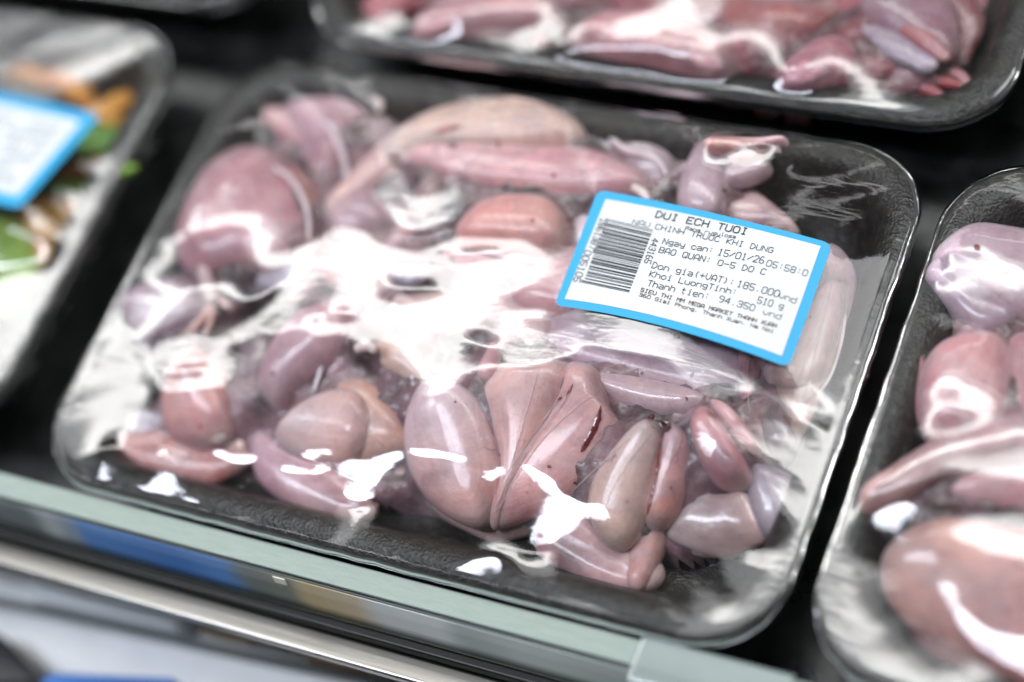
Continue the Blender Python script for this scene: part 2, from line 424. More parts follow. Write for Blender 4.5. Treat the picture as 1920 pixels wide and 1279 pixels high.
def pad(key, name, poly, col, mat=None, parent=None, T=16, lift=0., axis=None, amp=.65, solid=True, sharp=1.0):
    """a rounded muscle: outline in photo points, T mm thick, resting lift mm above the tray floor; axis = its grain"""
    seed = random.random() * 100
    T = T / 1000; zc = FLOOR + lift / 1000 + T * .5
    n = len(poly); pts = []
    p = np.array(poly, float)
    if key == 'main': p = p.mean(0) + (p - p.mean(0)) * 1.10
    for i in range(n):
        a, b, c, d = p[(i - 1) % n], p[i], p[(i + 1) % n], p[(i + 2) % n]
        for t in (0, .25, .5, .75): pts.append(.5 * ((2 * b) + (-a + c) * t + (2 * a - 5 * b + 4 * c - d) * t * t + (-a + 3 * b - 3 * c + d) * t ** 3))
    W = np.array([PS(x, y, zc, CYS[key]) for x, y in pts])[:, :2]
    cen = W.mean(0); u_, s_, vt = np.linalg.svd(W - cen)
    if axis: A, B = PS(*axis[0], zc, CYS[key])[:2], PS(*axis[1], zc, CYS[key])[:2]
    else:
        ax = vt[0]; L = s_[0] / math.sqrt(len(W)) * 1.414; w_ = s_[1] / math.sqrt(len(W)) * 1.414
        A, B = cen - ax * max(L - w_, 0) * .9, cen + ax * max(L - w_, 0) * .9
        if A[1] < B[1]: A, B = B, A
    d = B - A; L2 = max(d @ d, 1e-9); ln = math.sqrt(L2); dn = d / ln if ln > 1e-4 else np.array([0, -1.])
    t = np.clip(((W - A) @ d) / L2, 0, 1); S_ = A + t[:, None] * d
    proj = W @ dn; pmin, pmax = proj.min(), proj.max()
    nr = 18; V = []; UV = []; N = len(W); TN = []
    hw = max(1e-4, np.abs((W - cen) @ np.array([-dn[1], dn[0]])).max())
    grooves = [(random.uniform(-.6, .6), random.uniform(-.3, .3), random.uniform(.0002, .0011) * min(1, amp / .45)) for _ in range(random.choice([1, 2, 2, 3]))]
    for k in range(2 * nr + 1):
        ph = math.pi * k / (2 * nr); rr = max(math.sin(ph), 0) ** (.78 * sharp); hz = math.copysign(abs(math.cos(ph)) ** .92, math.cos(ph))
        for i in range(N):
            xy = S_[i] + (W[i] - S_[i]) * rr
            z = zc + T * .5 * hz * (1 if hz > 0 else .8)
            q = Vector((xy[0] * 62, xy[1] * 62, z * 62 + seed))
            nz = noise.noise(q) * .0022 * amp + noise.noise(q * 3.1) * .0008 * amp
            side = W[i] - S_[i]; sl = np.linalg.norm(side) + 1e-9
            xy = xy + side / sl * nz * rr; z += nz * hz
            if hz > 0 and T > .017:
                u1 = (xy @ dn - pmin) / (pmax - pmin); lat = ((xy - cen) @ np.array([-dn[1], dn[0]])) / hw
                for (g0, g1, gd) in grooves:
                    z -= gd * math.exp(-((lat - g0 - g1 * math.sin(math.pi * u1)) / .07) ** 2) * min(1, 5 * u1 * (1 - u1)) * hz
            V.append((xy[0], xy[1], z))
            pr = (xy @ dn - pmin) / (pmax - pmin); sg = 1 if side[0] * dn[1] - side[1] * dn[0] > 0 else -1
            UV.append((pr, .5 + sg * .25 * rr)); TN.append(pr)
    Fc = []
    for k in range(2 * nr):
        for i in range(N):
            a = k * N + i; b = k * N + (i + 1) % N; Fc.append((a, b, b + N, a + N))
    G3 = np.array(V).reshape(2 * nr + 1, N, 3)
    for _ in range(3):
        ks = [.25 * (np.roll(G3, 1, 1) + np.roll(G3, -1, 1)) + .5 * G3]
        Q = ks[0].copy(); Q[1:-1] = .5 * Q[1:-1] + .25 * (Q[2:] + Q[:-2]); G3 = Q
    V = settle(G3.reshape(-1, 3), CYS[key])
    o = mesh_obj(name, V, Fc, mat or FLESH, parent, True, UV, col, TN)
    if solid: SOLIDS.setdefault(key, []).append((np.array(V), Fc))
    if key == 'main' and name == 'thigh': GRAIN.append((parent, p.copy(), pr0(A, zc), pr0(B, zc)))
    return o
def leg(key, name, label, cat, lobes, group=None):
    """one piece of meat; lobes: (part name, colour, options, points)"""
    f = lobes[0]; w = P(f[3][0][0], f[3][0][1], FLOOR)
    root = empty(name, tuple(w)); tag(root, label, cat, group)
    for part, col, opt, pts in lobes:
        if opt.get('pad'):
            opt = dict(opt); opt.pop('pad'); pad(key, part, pts, col, parent=root, **opt)
        else: lobe(key, part, pts, col, parent=root, **opt)
    if cat in ('meat', 'frog foot'): fascia(root)
    return root
# ------------------------------------------------------------ height fields and the film
class Field:
    def __init__(s, cx, cy, cell=.0009):
        s.cx, s.cy, s.cell = cx, cy, cell
        s.nx = int(TW / cell) + 3; s.ny = int(TD / cell) + 3
        s.X = cx - TW / 2 - cell + np.arange(s.nx) * cell; s.Y = cy - TD / 2 - cell + np.arange(s.ny) * cell
        s.gx, s.gy = np.meshgrid(s.X, s.Y, indexing='ij')
    def obstacle(s, solids):
        V = []; Fc = []; n = 0
        for v, f in solids:
            V += [tuple(p) for p in v]; Fc += [tuple(i + n for i in q) for q in f]; n += len(v)
        H = np.full((s.nx, s.ny), -.024)
        if V:
            bv = BVHTree.FromPolygons(V, Fc)
            dn = Vector((0, 0, -1))
            for i in range(s.nx):
                for j in range(s.ny):
                    h = bv.ray_cast(Vector((s.X[i], s.Y[j], .2)), dn)
                    if h[0] is not None: H[i, j] = max(H[i, j], h[0].z)
        return H
    def sample(s, H, x, y):
        fx = np.clip((np.asarray(x) - s.X[0]) / s.cell, 0, s.nx - 1.001); fy = np.clip((np.asarray(y) - s.Y[0]) / s.cell, 0, s.ny - 1.001)
        i = fx.astype(int); j = fy.astype(int); a = fx - i; b = fy - j
        return (H[i, j] * (1 - a) * (1 - b) + H[i + 1, j] * a * (1 - b) + H[i, j + 1] * (1 - a) * b + H[i + 1, j + 1] * a * b)
    def hit(s, H, px, py, off=0):
        """where the line of sight of a photo pixel meets the height field"""
        lo, hi = -.024, .03
        zs = np.linspace(hi, lo, 110)
        for z in zs:
            w = P(px, py, z)
            if float(s.sample(H, w[0], w[1])) + off >= z: return w
        return P(px, py, lo)
def blur(H, n):
    for _ in range(n):
        H = H.copy(); A = np.pad(H, 1, 'edge')
        H = (A[:-2, 1:-1] + A[2:, 1:-1] + A[1:-1, :-2] + A[1:-1, 2:] + 4 * A[1:-1, 1:-1]) / 8
    return H
def relax(h, obs, fixed, Gx, Gy, w, cell, iters, om=1.85):
    """tight sheet over an obstacle: minimise w*|grad h - G|^2 subject to h >= obs (red-black SOR)"""
    wx = (w[1:, :] + w[:-1, :]) / 2; wy = (w[:, 1:] + w[:, :-1]) / 2
    tx = (Gx[1:, :] + Gx[:-1, :]) / 2 * cell; ty = (Gy[:, 1:] + Gy[:, :-1]) / 2 * cell
    den = wx[:-1, 1:-1] + wx[1:, 1:-1] + wy[1:-1, :-1] + wy[1:-1, 1:]
    src = wx[:-1, 1:-1] * tx[:-1, 1:-1] - wx[1:, 1:-1] * tx[1:, 1:-1] + wy[1:-1, :-1] * ty[1:-1, :-1] - wy[1:-1, 1:] * ty[1:-1, 1:]
    ii, jj = np.meshgrid(np.arange(1, h.shape[0] - 1), np.arange(1, h.shape[1] - 1), indexing='ij')
    red = ((ii + jj) % 2 == 0)
    free = ~fixed[1:-1, 1:-1]
    for it in range(iters):
        for m in (red & free, ~red & free):
            new = (wx[:-1, 1:-1] * h[:-2, 1:-1] + wx[1:, 1:-1] * h[2:, 1:-1] + wy[1:-1, :-1] * h[1:-1, :-2] + wy[1:-1, 1:] * h[1:-1, 2:] + src) / den
            c = h[1:-1, 1:-1]; v = c + om * (new - c)
            v = np.maximum(v, obs[1:-1, 1:-1]); c[m] = v[m]
    return h
def inside(poly, x, y):
    r = np.zeros(x.shape, bool); n = len(poly)
    for i in range(n):
        x0, y0 = poly[i]; x1, y1 = poly[(i + 1) % n]
        c = ((y0 > y) != (y1 > y)) & (x < (x1 - x0) * (y - y0) / (y1 - y0 + 1e-12) + x0)
        r ^= c
    return r
def project(x, y, z):
    d = np.stack([x - CAM[0], y - CAM[1], z - CAM[2]], -1) @ R.T
    return d[..., 0] / d[..., 2] * F + 960, d[..., 1] / d[..., 2] * F + 639.5
def gstar(f, zz=0, lamp=1):
    """film slope (along y) that mirrors the ceiling lamp into the lens"""
    th = np.arctan2(f.gy - CAM[1], CAM[2] - zz); yl, hl = (Y_L, H_L) if lamp == 1 else (Y_2, H_2); ph = np.arctan2(yl - f.gy, hl - zz)
    return -np.tan((ph - th) / 2)
def film(name, label, f, H, masks=(), holes=(), masks2=(), flat_plane=None, tight=1.0, wr=.35, push=.20, outw=5, darks=(), parent=None, skirt=True):
    obs = blur(H, 2) + .0004
    sd = sd_rrect(f.gx - f.cx, f.gy - f.cy, TW, TD, TR_)
    fixed = sd > -.0036
    rimz = .0007
    obs = np.where(fixed, rimz, np.minimum(obs, .0007 + np.maximum(0, -sd - .003) * 1.2))
    h = np.maximum(obs, rimz)
    px, py = project(f.gx, f.gy, np.maximum(h, 0))
    m = np.zeros(h.shape)
    for p in masks: m[inside(p, px, py)] = 1
    for p in holes: m[inside(p, px, py)] = 0
    if flat_plane is not None:
        fm, fz = flat_plane
        fixed = fixed | fm; h[fm] = fz[fm]; obs[fm] = fz[fm]
    G = gstar(f, .004)
    ms = blur(m, 4)
    up = np.full(h.shape, 1e3); dnn = np.full(h.shape, 1e3)
    for j in range(h.shape[1]):
        dnn[:, j] = np.where(m[:, j] > 0, 0, (dnn[:, j - 1] + 1) if j else 1e3)
    for j in range(h.shape[1] - 1, -1, -1):
        up[:, j] = np.where(m[:, j] > 0, 0, (up[:, j + 1] + 1) if j < h.shape[1] - 1 else 1e3)
    Gx = np.zeros_like(G)
    if masks:
        side_ = blur(np.where(up < dnn, 1.0, -1.0), 3)
        prox = np.exp(-np.minimum(up, dnn) * f.cell / .06)
        inb = np.exp(-(G / .14) ** 2)
        out = (1 - ms) * prox * inb
        Gy = G * ms + (out if outw else 0) * (G + side_ * push)
        w = 1 + 14 * ms + outw * out
    else: Gy = np.zeros_like(G); w = np.ones_like(G)
    md = np.zeros(h.shape)
    for p in darks: md[inside(p, px, py)] = 1
    md = blur(md, 3); Gd = G - .19; Gy = Gy * (1 - md) + Gd * md; w = w * (1 - md) + 8 * md
    if masks2:
        m2 = np.zeros(h.shape)
        for p in masks2: m2[inside(p, px, py)] = 1
        vx, vy, vz = CAM[0] - f.gx, CAM[1] - f.gy, CAM[2]; vl = np.sqrt(vx ** 2 + vy ** 2 + vz ** 2)
        lx, ly, lz = X_2 - f.gx, Y_2 - f.gy, H_2; ll = np.sqrt(lx ** 2 + ly ** 2 + lz ** 2)
        nz_ = vz / vl + lz / ll; gx2 = -(vx / vl + lx / ll) / nz_; gy2 = -(vy / vl + ly / ll) / nz_
        m2 = blur(m2, 2); Gy = Gy * (1 - m2) + gy2 * m2; Gx = Gx * (1 - m2) + gx2 * m2; w = w * (1 - m2) + 18 * m2
    # away from the traced glare the sheet is creased a little off the mirror slope
    band = np.clip(1 - np.abs(G) / .16, 0, 1) * (1 - ms)
    for step in (4, 2, 1):
        if step > 1:
            sl = (slice(None, None, step),) * 2
            hh = relax(h[sl].copy(), obs[sl], fixed[sl], Gx[sl], Gy[sl], w[sl], f.cell * step, 260)
            # upsample
            ix = np.clip(np.arange(h.shape[0]) / step, 0, hh.shape[0] - 1.001); iy = np.clip(np.arange(h.shape[1]) / step, 0, hh.shape[1] - 1.001)
            a = (ix % 1)[:, None]; b = (iy % 1)[None]; i = ix.astype(int)[:, None]; j = iy.astype(int)[None]
            up = hh[i, j] * (1 - a) * (1 - b) + hh[i + 1, j] * a * (1 - b) + hh[i, j + 1] * (1 - a) * b + hh[i + 1, j + 1] * a * b
            h = np.where(fixed, h, np.maximum(up, obs))
        else:
            h = relax(h, obs, fixed, Gx, Gy, w, f.cell, 260)
            for _ in range(3 if (masks or masks2) else 0):
                hb = np.where(fixed, h, blur(h, 3)); ey = np.gradient(hb, f.cell, axis=1); ex = np.gradient(hb, f.cell, axis=0)
                if masks: Gy = Gy + ms * np.clip(G - ey, -.15, .15) * .6
                if masks2: Gy = Gy + m2 * np.clip(gy2 - ey, -.4, .4); Gx = Gx + m2 * np.clip(gx2 - ex, -.4, .4)
                h = relax(h, obs, fixed, Gx, Gy, w, f.cell, 110)
    h = np.where(fixed, h, blur(h, 3))
    # shallow puckers pulled in from the rim
    ang = np.arctan2(f.gy - f.cy, f.gx - f.cx)
    n = np.array([[noise.noise(Vector((math.cos(a) * 17 + f.cx * 9, math.sin(a) * 17, .3))) for a in row] for row in ang[::3, ::3]])
    n = np.repeat(np.repeat(n, 3, 0), 3, 1)[:h.shape[0], :h.shape[1]]; n = blur(n, 4)
    h = h + n * .0011 * wr * np.exp(-((-sd - .012) / .012) ** 2) * (~fixed) * (1 - .8 * ms)
    f.film = h
    # mesh: grid clipped to the rim outline, then a skirt over the lip
    idx = -np.ones(h.shape, int); V = []; Fc = []
    ow, od, orr = TW - .0036, TD - .0036, TR_ - .0018
    so = sd_rrect(f.gx - f.cx, f.gy - f.cy, ow, od, orr)
    e = f.cell * .02
    sx = (sd_rrect(f.gx - f.cx + e, f.gy - f.cy, ow, od, orr) - so) / e; sy = (sd_rrect(f.gx - f.cx, f.gy - f.cy + e, ow, od, orr) - so) / e
    use = so < f.cell * 1.0
    X = np.where(so > 0, f.gx - sx * so, f.gx); Y = np.where(so > 0, f.gy - sy * so, f.gy)
    for i in range(f.nx):
        for j in range(f.ny):
            if use[i, j]: idx[i, j] = len(V); V.append((X[i, j], Y[i, j], h[i, j]))
    for i in range(f.nx - 1):
        for j in range(f.ny - 1):
            q = (idx[i, j], idx[i + 1, j], idx[i + 1, j + 1], idx[i, j + 1])
            if min(q) >= 0: Fc.append(q)
    if skirt:
        prof = [(.0014, .00075), (0, -.0001), (-.0007, -.0030), (.0004, -.0060), (.0040, -.0085), (.0098, -.0180), (.0150, -.0285)]
        b0 = len(V); o0 = None
        for k, (ins, z) in enumerate(prof):
            o = rrect(TW - 2 * ins, TD - 2 * ins, TR_ - ins * .55, 20, 60); n_ = len(o)
            for (x, y) in o:
                j = noise.noise(Vector((x * 160, y * 160, z * 40 + f.cx * 7))) * .0009 * min(k, 4) / 4
                V.append((f.cx + x * (1 + j / .1), f.cy + y * (1 + j / .1), z + j * .5))
        for k in range(len(prof) - 1):
            for i in range(n_):
                a = b0 + k * n_ + i; b = b0 + k * n_ + (i + 1) % n_
                Fc.append((a, b, b + n_, a + n_))
    o = mesh_obj(name, V, Fc, FILM)
    tag(o, label, 'plastic film', 'cling films over the trays')
    return o
def ribbon(f, H, pts, width, name, mat, col, parent, off=.0006):
    """narrow strip lying on the surface under the given photo points; pts (px,py[,w px])"""
    p = catmull([(q[0], q[1], q[2] if len(q) > 2 else width) for q in pts], max(10, 6 * len(pts)))
    V = []; n = len(p)
    for k in range(n):
        t = p[min(k + 1, n - 1), :2] - p[max(k - 1, 0), :2]; t /= np.linalg.norm(t) + 1e-9
        s = np.array([-t[1], t[0]]); taper = min(1, 4 * k / n + .15, 4 * (n - 1 - k) / n + .15)
        jit = 1 + .35 * noise.noise(Vector((k * .9, pts[0][0], 0)))
        for e in (-1, 0, 1):
            q = p[k, :2] + s * e * p[k, 2] * .5 * taper * jit
            w = f.hit(H, q[0], q[1]); w = w + np.array([0, 0, off + (.0003 if e == 0 else 0)])
            V.append(w)
    Fc = [(3 * k + j, 3 * k + j + 1, 3 * k + j + 4, 3 * k + j + 3) for k in range(n - 1) for j in (0, 1)]
    return mesh_obj(name, V, Fc, mat, parent, True, None, col)
# ------------------------------------------------------------ setting: black shelf deck
bm = [(-2.2, -.0005, -.0306), (2.2, -.0005, -.0306), (2.2, 2.2, -.0306), (-2.2, 2.2, -.0306)]
def deck_mat():
    m = NT('black_deck'); tc = m.n('ShaderNodeTexCoord').outputs['Object']
    n = m.noise(tc, 60, 5, .6); n2 = m.noise(tc, 900, 2)
    m.l(m.mix(m.ramp(n, .4, .8), (.005, .006, .006), (.016, .018, .018)), m.b.inputs['Base Color'])
    r = m.math('MULTIPLY_ADD', m.ramp(n, .3, .7), .25, .22); m.l(r, m.b.inputs['Roughness'])
    m.bump(n2, .15, .0004); return m.m
tag(mesh_obj('shelf', bm, [(0, 1, 2, 3)], deck_mat(), smooth=False), kind='structure')
# ------------------------------------------------------------ trays
MAIN = (.129, .0875); TOP = (.1445, .1855 + TD / 2); RIGHT = (.2655 + TW / 2, .089); LEFT = (-.0255 - TW / 2, .0925)
TLT = (-.006 - TW / 2, .1925 + TD / 2); TRT = (.2795 + TW / 2, .1855 + TD / 2)
tray('foam_tray', 'black foam tray in the middle under the price label', *MAIN)
tray('foam_tray', 'black foam tray of dark red meat behind the middle one', *TOP)
tray('foam_tray', 'black foam tray at right holding pink legs, cut by the picture edge', *RIGHT)
tray('foam_tray', 'black foam tray at left holding orange fried food and green leaf', *LEFT)
tray('foam_tray', 'rim of a black foam tray in the far top left corner', *TLT)
tray('foam_tray', 'edge of a black foam tray at the far right above the pink legs', *TRT)
# ------------------------------------------------------------ tray of frog legs (middle)
K = 'main'; G = 'raw frog legs in the middle tray'
PK, PP, BG, GY, LV, SA, DR, WH, BR = 'C79892', 'A67C85', 'CDB39C', '7E7A7D', '9A8794', 'CF958A', '6B3434', 'CFC4C0', '7A5142'
sk = dict(mat=SKIN); bn = dict(mat=BONE)
MEAT_MIX[0] = .10
def D(**k): return dict(pad=True, **k)
leg(K, 'frog_meat', 'pale beige thigh with red scratch and thin white bone tip, back of middle tray', 'meat', [
    ('thigh', 'D8BFB0>D9C6B4', D(lift=8, T=22, amp=.35), [(735, 292), (775, 252), (845, 216), (930, 198), (1000, 208), (1060, 230), (1090, 262), (1060, 292), (980, 300), (900, 300), (820, 304), (765, 318)]),
    ('thigh', 'BE9C98>CDB0A8', D(lift=5, T=18, amp=.5), [(618, 402), (645, 362), (690, 312), (745, 262), (800, 258), (800, 300), (745, 345), (690, 385), (655, 420), (630, 420)]),
    ('shank', 'B48E94', dict(lift=10, flat=.6), [(615, 400, 14), (680, 325, 18), (770, 262, 16), (850, 222, 9)]),
    ('bone', 'E2CFBE', dict(bn, lift=27, flat=1, amp=.2), [(850, 222, 5), (880, 207, 6), (914, 190, 4)])], G)
leg(K, 'frog_meat', 'pink striped muscle running to a dark joint beneath the beige thigh', 'meat', [
    ('thigh', 'C79C9E>B5828B', D(lift=9, T=19, axis=((810, 305), (1150, 350))), [(772, 296), (860, 280), (950, 285), (1050, 288), (1120, 298), (1180, 328), (1215, 362), (1160, 380), (1080, 382), (1000, 378), (920, 368), (840, 345), (775, 322)]),
    ('thigh', 'C9A48E', D(lift=2, T=18), [(880, 340), (960, 350), (1050, 350), (1130, 352), (1100, 375), (1020, 385), (950, 398), (895, 390), (870, 365)]),
    ('joint', '3A2022', dict(sk, lift=22, amp=1.6), [(1150, 328, 9), (1178, 338, 12), (1202, 354, 7)])], G)
leg(K, 'frog_meat', 'pointed pink grey leg in the back left corner of the middle tray', 'meat', [
    ('thigh', 'A28390>8A6470', D(lift=3, T=17, amp=1.2), [(560, 190), (640, 175), (700, 180), (716, 202), (690, 240), (650, 262), (645, 320), (612, 355), (575, 320), (545, 262), (540, 215)]),
    ('shank', 'B07070>9A6A70', D(lift=8, T=10, amp=1.0), [(476, 210), (520, 216), (570, 205), (610, 220), (600, 260), (560, 285), (520, 250)]),
    ('membrane', 'A79EA8', dict(sk, lift=12, flat=.3, amp=1.6), [(560, 225, 12), (600, 260, 22), (635, 295, 18), (655, 325, 10)]),
    ('foot', '8B7274', dict(lift=3, amp=1.2), [(590, 320, 26), (630, 350, 28), (625, 385, 22)]),
    ('toe', '8E5A55', dict(lift=12), [(690, 190, 10), (712, 186, 8)])], G)
leg(K, 'frog_meat', 'bent grey rimmed leg curling along the back rim of the middle tray', 'meat', [
    ('shank', 'B3A3A8', dict(sk, lift=7, flat=.7), [(722, 240, 10), (735, 205, 11), (790, 180, 11), (860, 172, 12), (930, 188, 11)]),
    ('thigh', '8E6A6C>A37E80', D(lift=2, T=14), [(735, 205), (790, 185), (860, 180), (920, 190), (860, 215), (790, 240), (745, 250)]),
    ('foot', '6F5B5F', dict(sk, lift=0, amp=1.6), [(710, 270, 30), (760, 260, 26)])], G)
leg(K, 'frog_meat', 'folded lavender grey skin with a red tip behind the price label', 'meat', [
    ('skin', '9D949E>857D86', D(mat=SKIN, lift=5, T=16, amp=1.6), [(1085, 245), (1130, 228), (1200, 232), (1262, 220), (1285, 245), (1272, 300), (1262, 365), (1210, 362), (1150, 322), (1095, 292)]),
    ('skin', 'A795A0', dict(sk, lift=14, flat=.35, amp=2), [(1110, 255, 16), (1160, 290, 26), (1220, 320, 26), (1250, 345, 14)]),
    ('tip', '9A4048', dict(lift=12, amp=1), [(1245, 240, 11), (1268, 226, 11), (1276, 240, 8)]),
    ('knuckle', 'D0C3B4', dict(bn, lift=17, amp=.8), [(1080, 252, 11), (1104, 236, 14), (1120, 244, 10)]),
    ('thigh', 'A58A82', dict(lift=0), [(1060, 390, 30), (1120, 400, 40), (1200, 400, 36)])], G)
leg(K, 'webbed_foot_piece', 'raised webbed foot with three toes standing behind the price label', 'frog foot', [
    ('shank', '9A8A92>A89AA4', D(mat=SKIN, lift=14, T=15, amp=.6), [(1272, 385), (1285, 330), (1310, 285), (1350, 262), (1385, 268), (1378, 300), (1362, 340), (1358, 400), (1310, 415)]),
    ('toe', 'A28A90>B9897C', D(lift=27, T=9, amp=.8), [(1325, 272), (1370, 258), (1430, 262), (1474, 264), (1466, 276), (1430, 286), (1380, 292), (1340, 290)]),
    ('toe', 'AE857F', D(lift=24, T=8, amp=.8), [(1370, 285), (1405, 288), (1447, 278), (1440, 294), (1400, 308), (1370, 305)]),
    ('toe', '9A8790', D(mat=SKIN, lift=18, T=10, amp=.8), [(1362, 310), (1400, 318), (1428, 310), (1447, 308), (1440, 326), (1400, 346), (1365, 352)]),
    ('thigh', 'A28C8A', D(mat=SKIN, lift=5, T=14), [(1340, 350), (1400, 355), (1450, 390), (1500, 440), (1420, 440), (1330, 420)])], G)
leg(K, 'frog_meat', 'big glossy purple brown domed thigh at the left of the middle tray', 'meat', [
    ('thigh', '8E5C66>AE858E', D(lift=5, T=27, amp=.3), [(345, 450), (372, 375), (420, 315), (480, 290), (530, 310), (560, 360), (572, 420), (555, 480), (510, 515), (455, 505), (400, 520), (352, 500)]),
    ('thigh', '8A504C', D(lift=4, T=20), [(535, 325), (590, 345), (612, 400), (595, 455), (560, 475), (545, 400)]),
    ('membrane', '7F8696', dict(sk, lift=18, flat=.5, amp=.5), [(480, 500, 14), (500, 522, 22), (540, 520, 24), (580, 490, 16)]),
    ('shank', '8B6C72>A68F98', D(mat=SKIN, lift=3, T=20, amp=1), [(600, 400), (640, 370), (690, 320), (720, 350), (740, 420), (690, 450), (630, 450)])], G)
leg(K, 'frog_meat', 'small brown hollow knob inside the round ring of glare', 'meat', [
    ('knob', '5E3F40', dict(lift=19, flat=1, amp=.5), [(800, 392, 26), (810, 362, 30), (815, 345, 24)]),
    ('knob', '6E4638', dict(lift=17, flat=.9, amp=1.3), [(875, 345, 22), (905, 345, 26), (915, 362, 18)]),
    ('foot', '77737A', dict(sk, lift=15, amp=1.5), [(850, 370, 18), (880, 400, 24), (870, 430, 18)]),
    ('shank', 'A98A90', dict(lift=13, amp=.8), [(735, 470, 20), (755, 440, 22), (778, 430, 20)]),
    ('toe', '6D7486', dict(sk, lift=24, flat=.7, amp=.5), [(740, 512, 14), (775, 520, 22), (800, 508, 14)])], G)
leg(K, 'frog_meat', 'salmon pink dome just left of the price label', 'meat', [
    ('thigh', 'D2A094>C98C84', D(lift=9, T=24, amp=.25), [(862, 455), (895, 412), (945, 386), (1010, 383), (1050, 402), (1068, 440), (1058, 480), (1010, 490), (940, 480), (885, 480)]),
    ('thigh', 'BE9A9E>C7A6A6', D(lift=4, T=20, amp=.4), [(830, 480), (900, 478), (990, 485), (1030, 500), (1000, 535), (920, 545), (850, 530)]),
    ('tendon', 'C6BCC2', dict(sk, lift=18, flat=.5, amp=1.6), [(1055, 390, 9), (1088, 415, 17), (1084, 465, 15), (1055, 495, 10)]),
    ('thigh', 'AD8084>A87C80', D(lift=3, T=22), [(1000, 520), (1060, 470), (1110, 480), (1130, 560), (1100, 620), (1010, 610), (960, 580)])], G)
leg(K, 'frog_meat', 'purple grey leg end hanging over the left side of the middle tray', 'meat', [
    ('thigh', '6A5768>8F7F92', D(lift=4, T=22, amp=.8), [(232, 585), (262, 552), (340, 535), (392, 552), (398, 610), (355, 640), (300, 658), (252, 650), (238, 620)]),
    ('thigh', '6E3A42', dict(lift=14, flat=.6, amp=.7), [(300, 578, 14), (330, 573, 22), (360, 570, 14)]),
    ('skin', '9D97A5', dict(sk, lift=17, flat=.3, amp=1.2), [(248, 575, 10), (262, 610, 16), (290, 640, 12)])], G)
leg(K, 'webbed_foot_piece', 'small pale pink clawed foot lying at the left of the middle tray', 'frog foot', [
    ('foot', 'D8CAC6', dict(bn, lift=22, amp=.3), [(374, 470, 6), (384, 515, 14), (398, 560, 16)]),
    ('toe', 'D6B0A4', dict(lift=22, amp=.3), [(396, 560, 10), (385, 590, 8), (362, 615, 7), (345, 632, 4)]),
    ('toe', 'D6B0A4', dict(lift=22, amp=.3), [(400, 562, 9), (395, 600, 7), (384, 628, 4)]),
    ('toe', 'CFA79B', dict(lift=22, amp=.3), [(402, 552, 10), (420, 568, 7), (434, 578, 4)])], G)
leg(K, 'frog_meat', 'pink lavender thigh under the glare left of centre', 'meat', [
    ('thigh', 'B4939C>A0848E', D(lift=10, T=24, amp=.4), [(495, 722), (522, 660), (552, 615), (620, 585), (668, 590), (668, 630), (640, 672), (600, 712), (560, 745), (535, 770), (510, 755)]),
    ('thigh', '948088', D(mat=SKIN, lift=7, T=18, amp=.8), [(545, 760), (590, 715), (640, 670), (665, 690), (650, 730), (600, 750), (560, 785)])], G)
leg(K, 'frog_meat', 'pink lump inside the left ring of glare with brown bones below', 'meat', [
    ('thigh', 'C09088>B5827F', D(lift=8, T=26, amp=.3), [(312, 745), (335, 692), (370, 668), (412, 688), (430, 740), (442, 800), (405, 835), (350, 830), (315, 800)]),
    ('shank', '8F4A40>9A5A52', D(lift=5, T=16, amp=.8), [(218, 825), (280, 812), (340, 828), (400, 850), (455, 835), (462, 868), (405, 902), (330, 908), (260, 882), (224, 858)]),
    ('bone', 'C2A794', dict(bn, lift=14, amp=.6), [(405, 868, 16), (438, 850, 18), (450, 815, 13)]),
    ('skin', '8B909E', dict(sk, lift=8, flat=.5, amp=1.2), [(205, 800, 16), (240, 790, 28), (290, 795, 24)])], G)
leg(K, 'frog_meat', 'beige fronted thigh ending in a reddish brown cut tip, front left', 'meat', [
    ('thigh', 'EAD8D6>DDB2A6', D(lift=12, T=21, amp=.2, axis=((560, 800), (660, 820))), [(527, 824), (545, 800), (576, 772), (609, 748), (650, 738), (679, 750), (695, 775), (699, 804), (687, 841), (658, 865), (625, 869), (576, 860), (539, 843)]),
    ('thigh', 'C3A08E>B58A74', D(lift=6, T=22, amp=.3), [(632, 735), (683, 722), (724, 742), (757, 780), (770, 812), (766, 850), (724, 868), (683, 872), (645, 862), (640, 800)]),
    ('shank', 'A98A98>B48683', D(mat=SKIN, lift=5, T=20, amp=.3), [(484, 835), (506, 820), (547, 850), (588, 865), (642, 888), (660, 914), (699, 947), (691, 968), (658, 974), (625, 976), (584, 962), (535, 940), (498, 912), (482, 873)]),
    ('tip', 'A8604F>B57A66', dict(lift=10, amp=.9), [(640, 942, 18), (670, 945, 20), (700, 950, 11)]),
    ('shank', '9C7A70', D(lift=1, T=14), [(670, 900), (720, 880), (772, 872), (778, 900), (740, 918), (690, 922)]),
    ('knuckle', 'C9C3CA', dict(bn, lift=20, amp=.3), [(505, 842, 13), (518, 836, 12)])], G)
leg(K, 'frog_meat', 'bent pale knee joint above the front left thigh', 'meat', [
    ('shank', 'B8A294', dict(sk, lift=17, flat=.9, amp=.4), [(678, 660, 20), (722, 664, 29), (768, 688, 30), (803, 732, 20)]),
    ('shank', 'BCA79C', dict(sk, lift=16, flat=.9, amp=.7), [(664, 650, 17), (670, 688, 23), (690, 724, 13)]),
    ('tendon', '9C9A9C', dict(sk, lift=12, amp=.6), [(790, 740, 13), (778, 775, 10), (768, 810, 6)])], G)
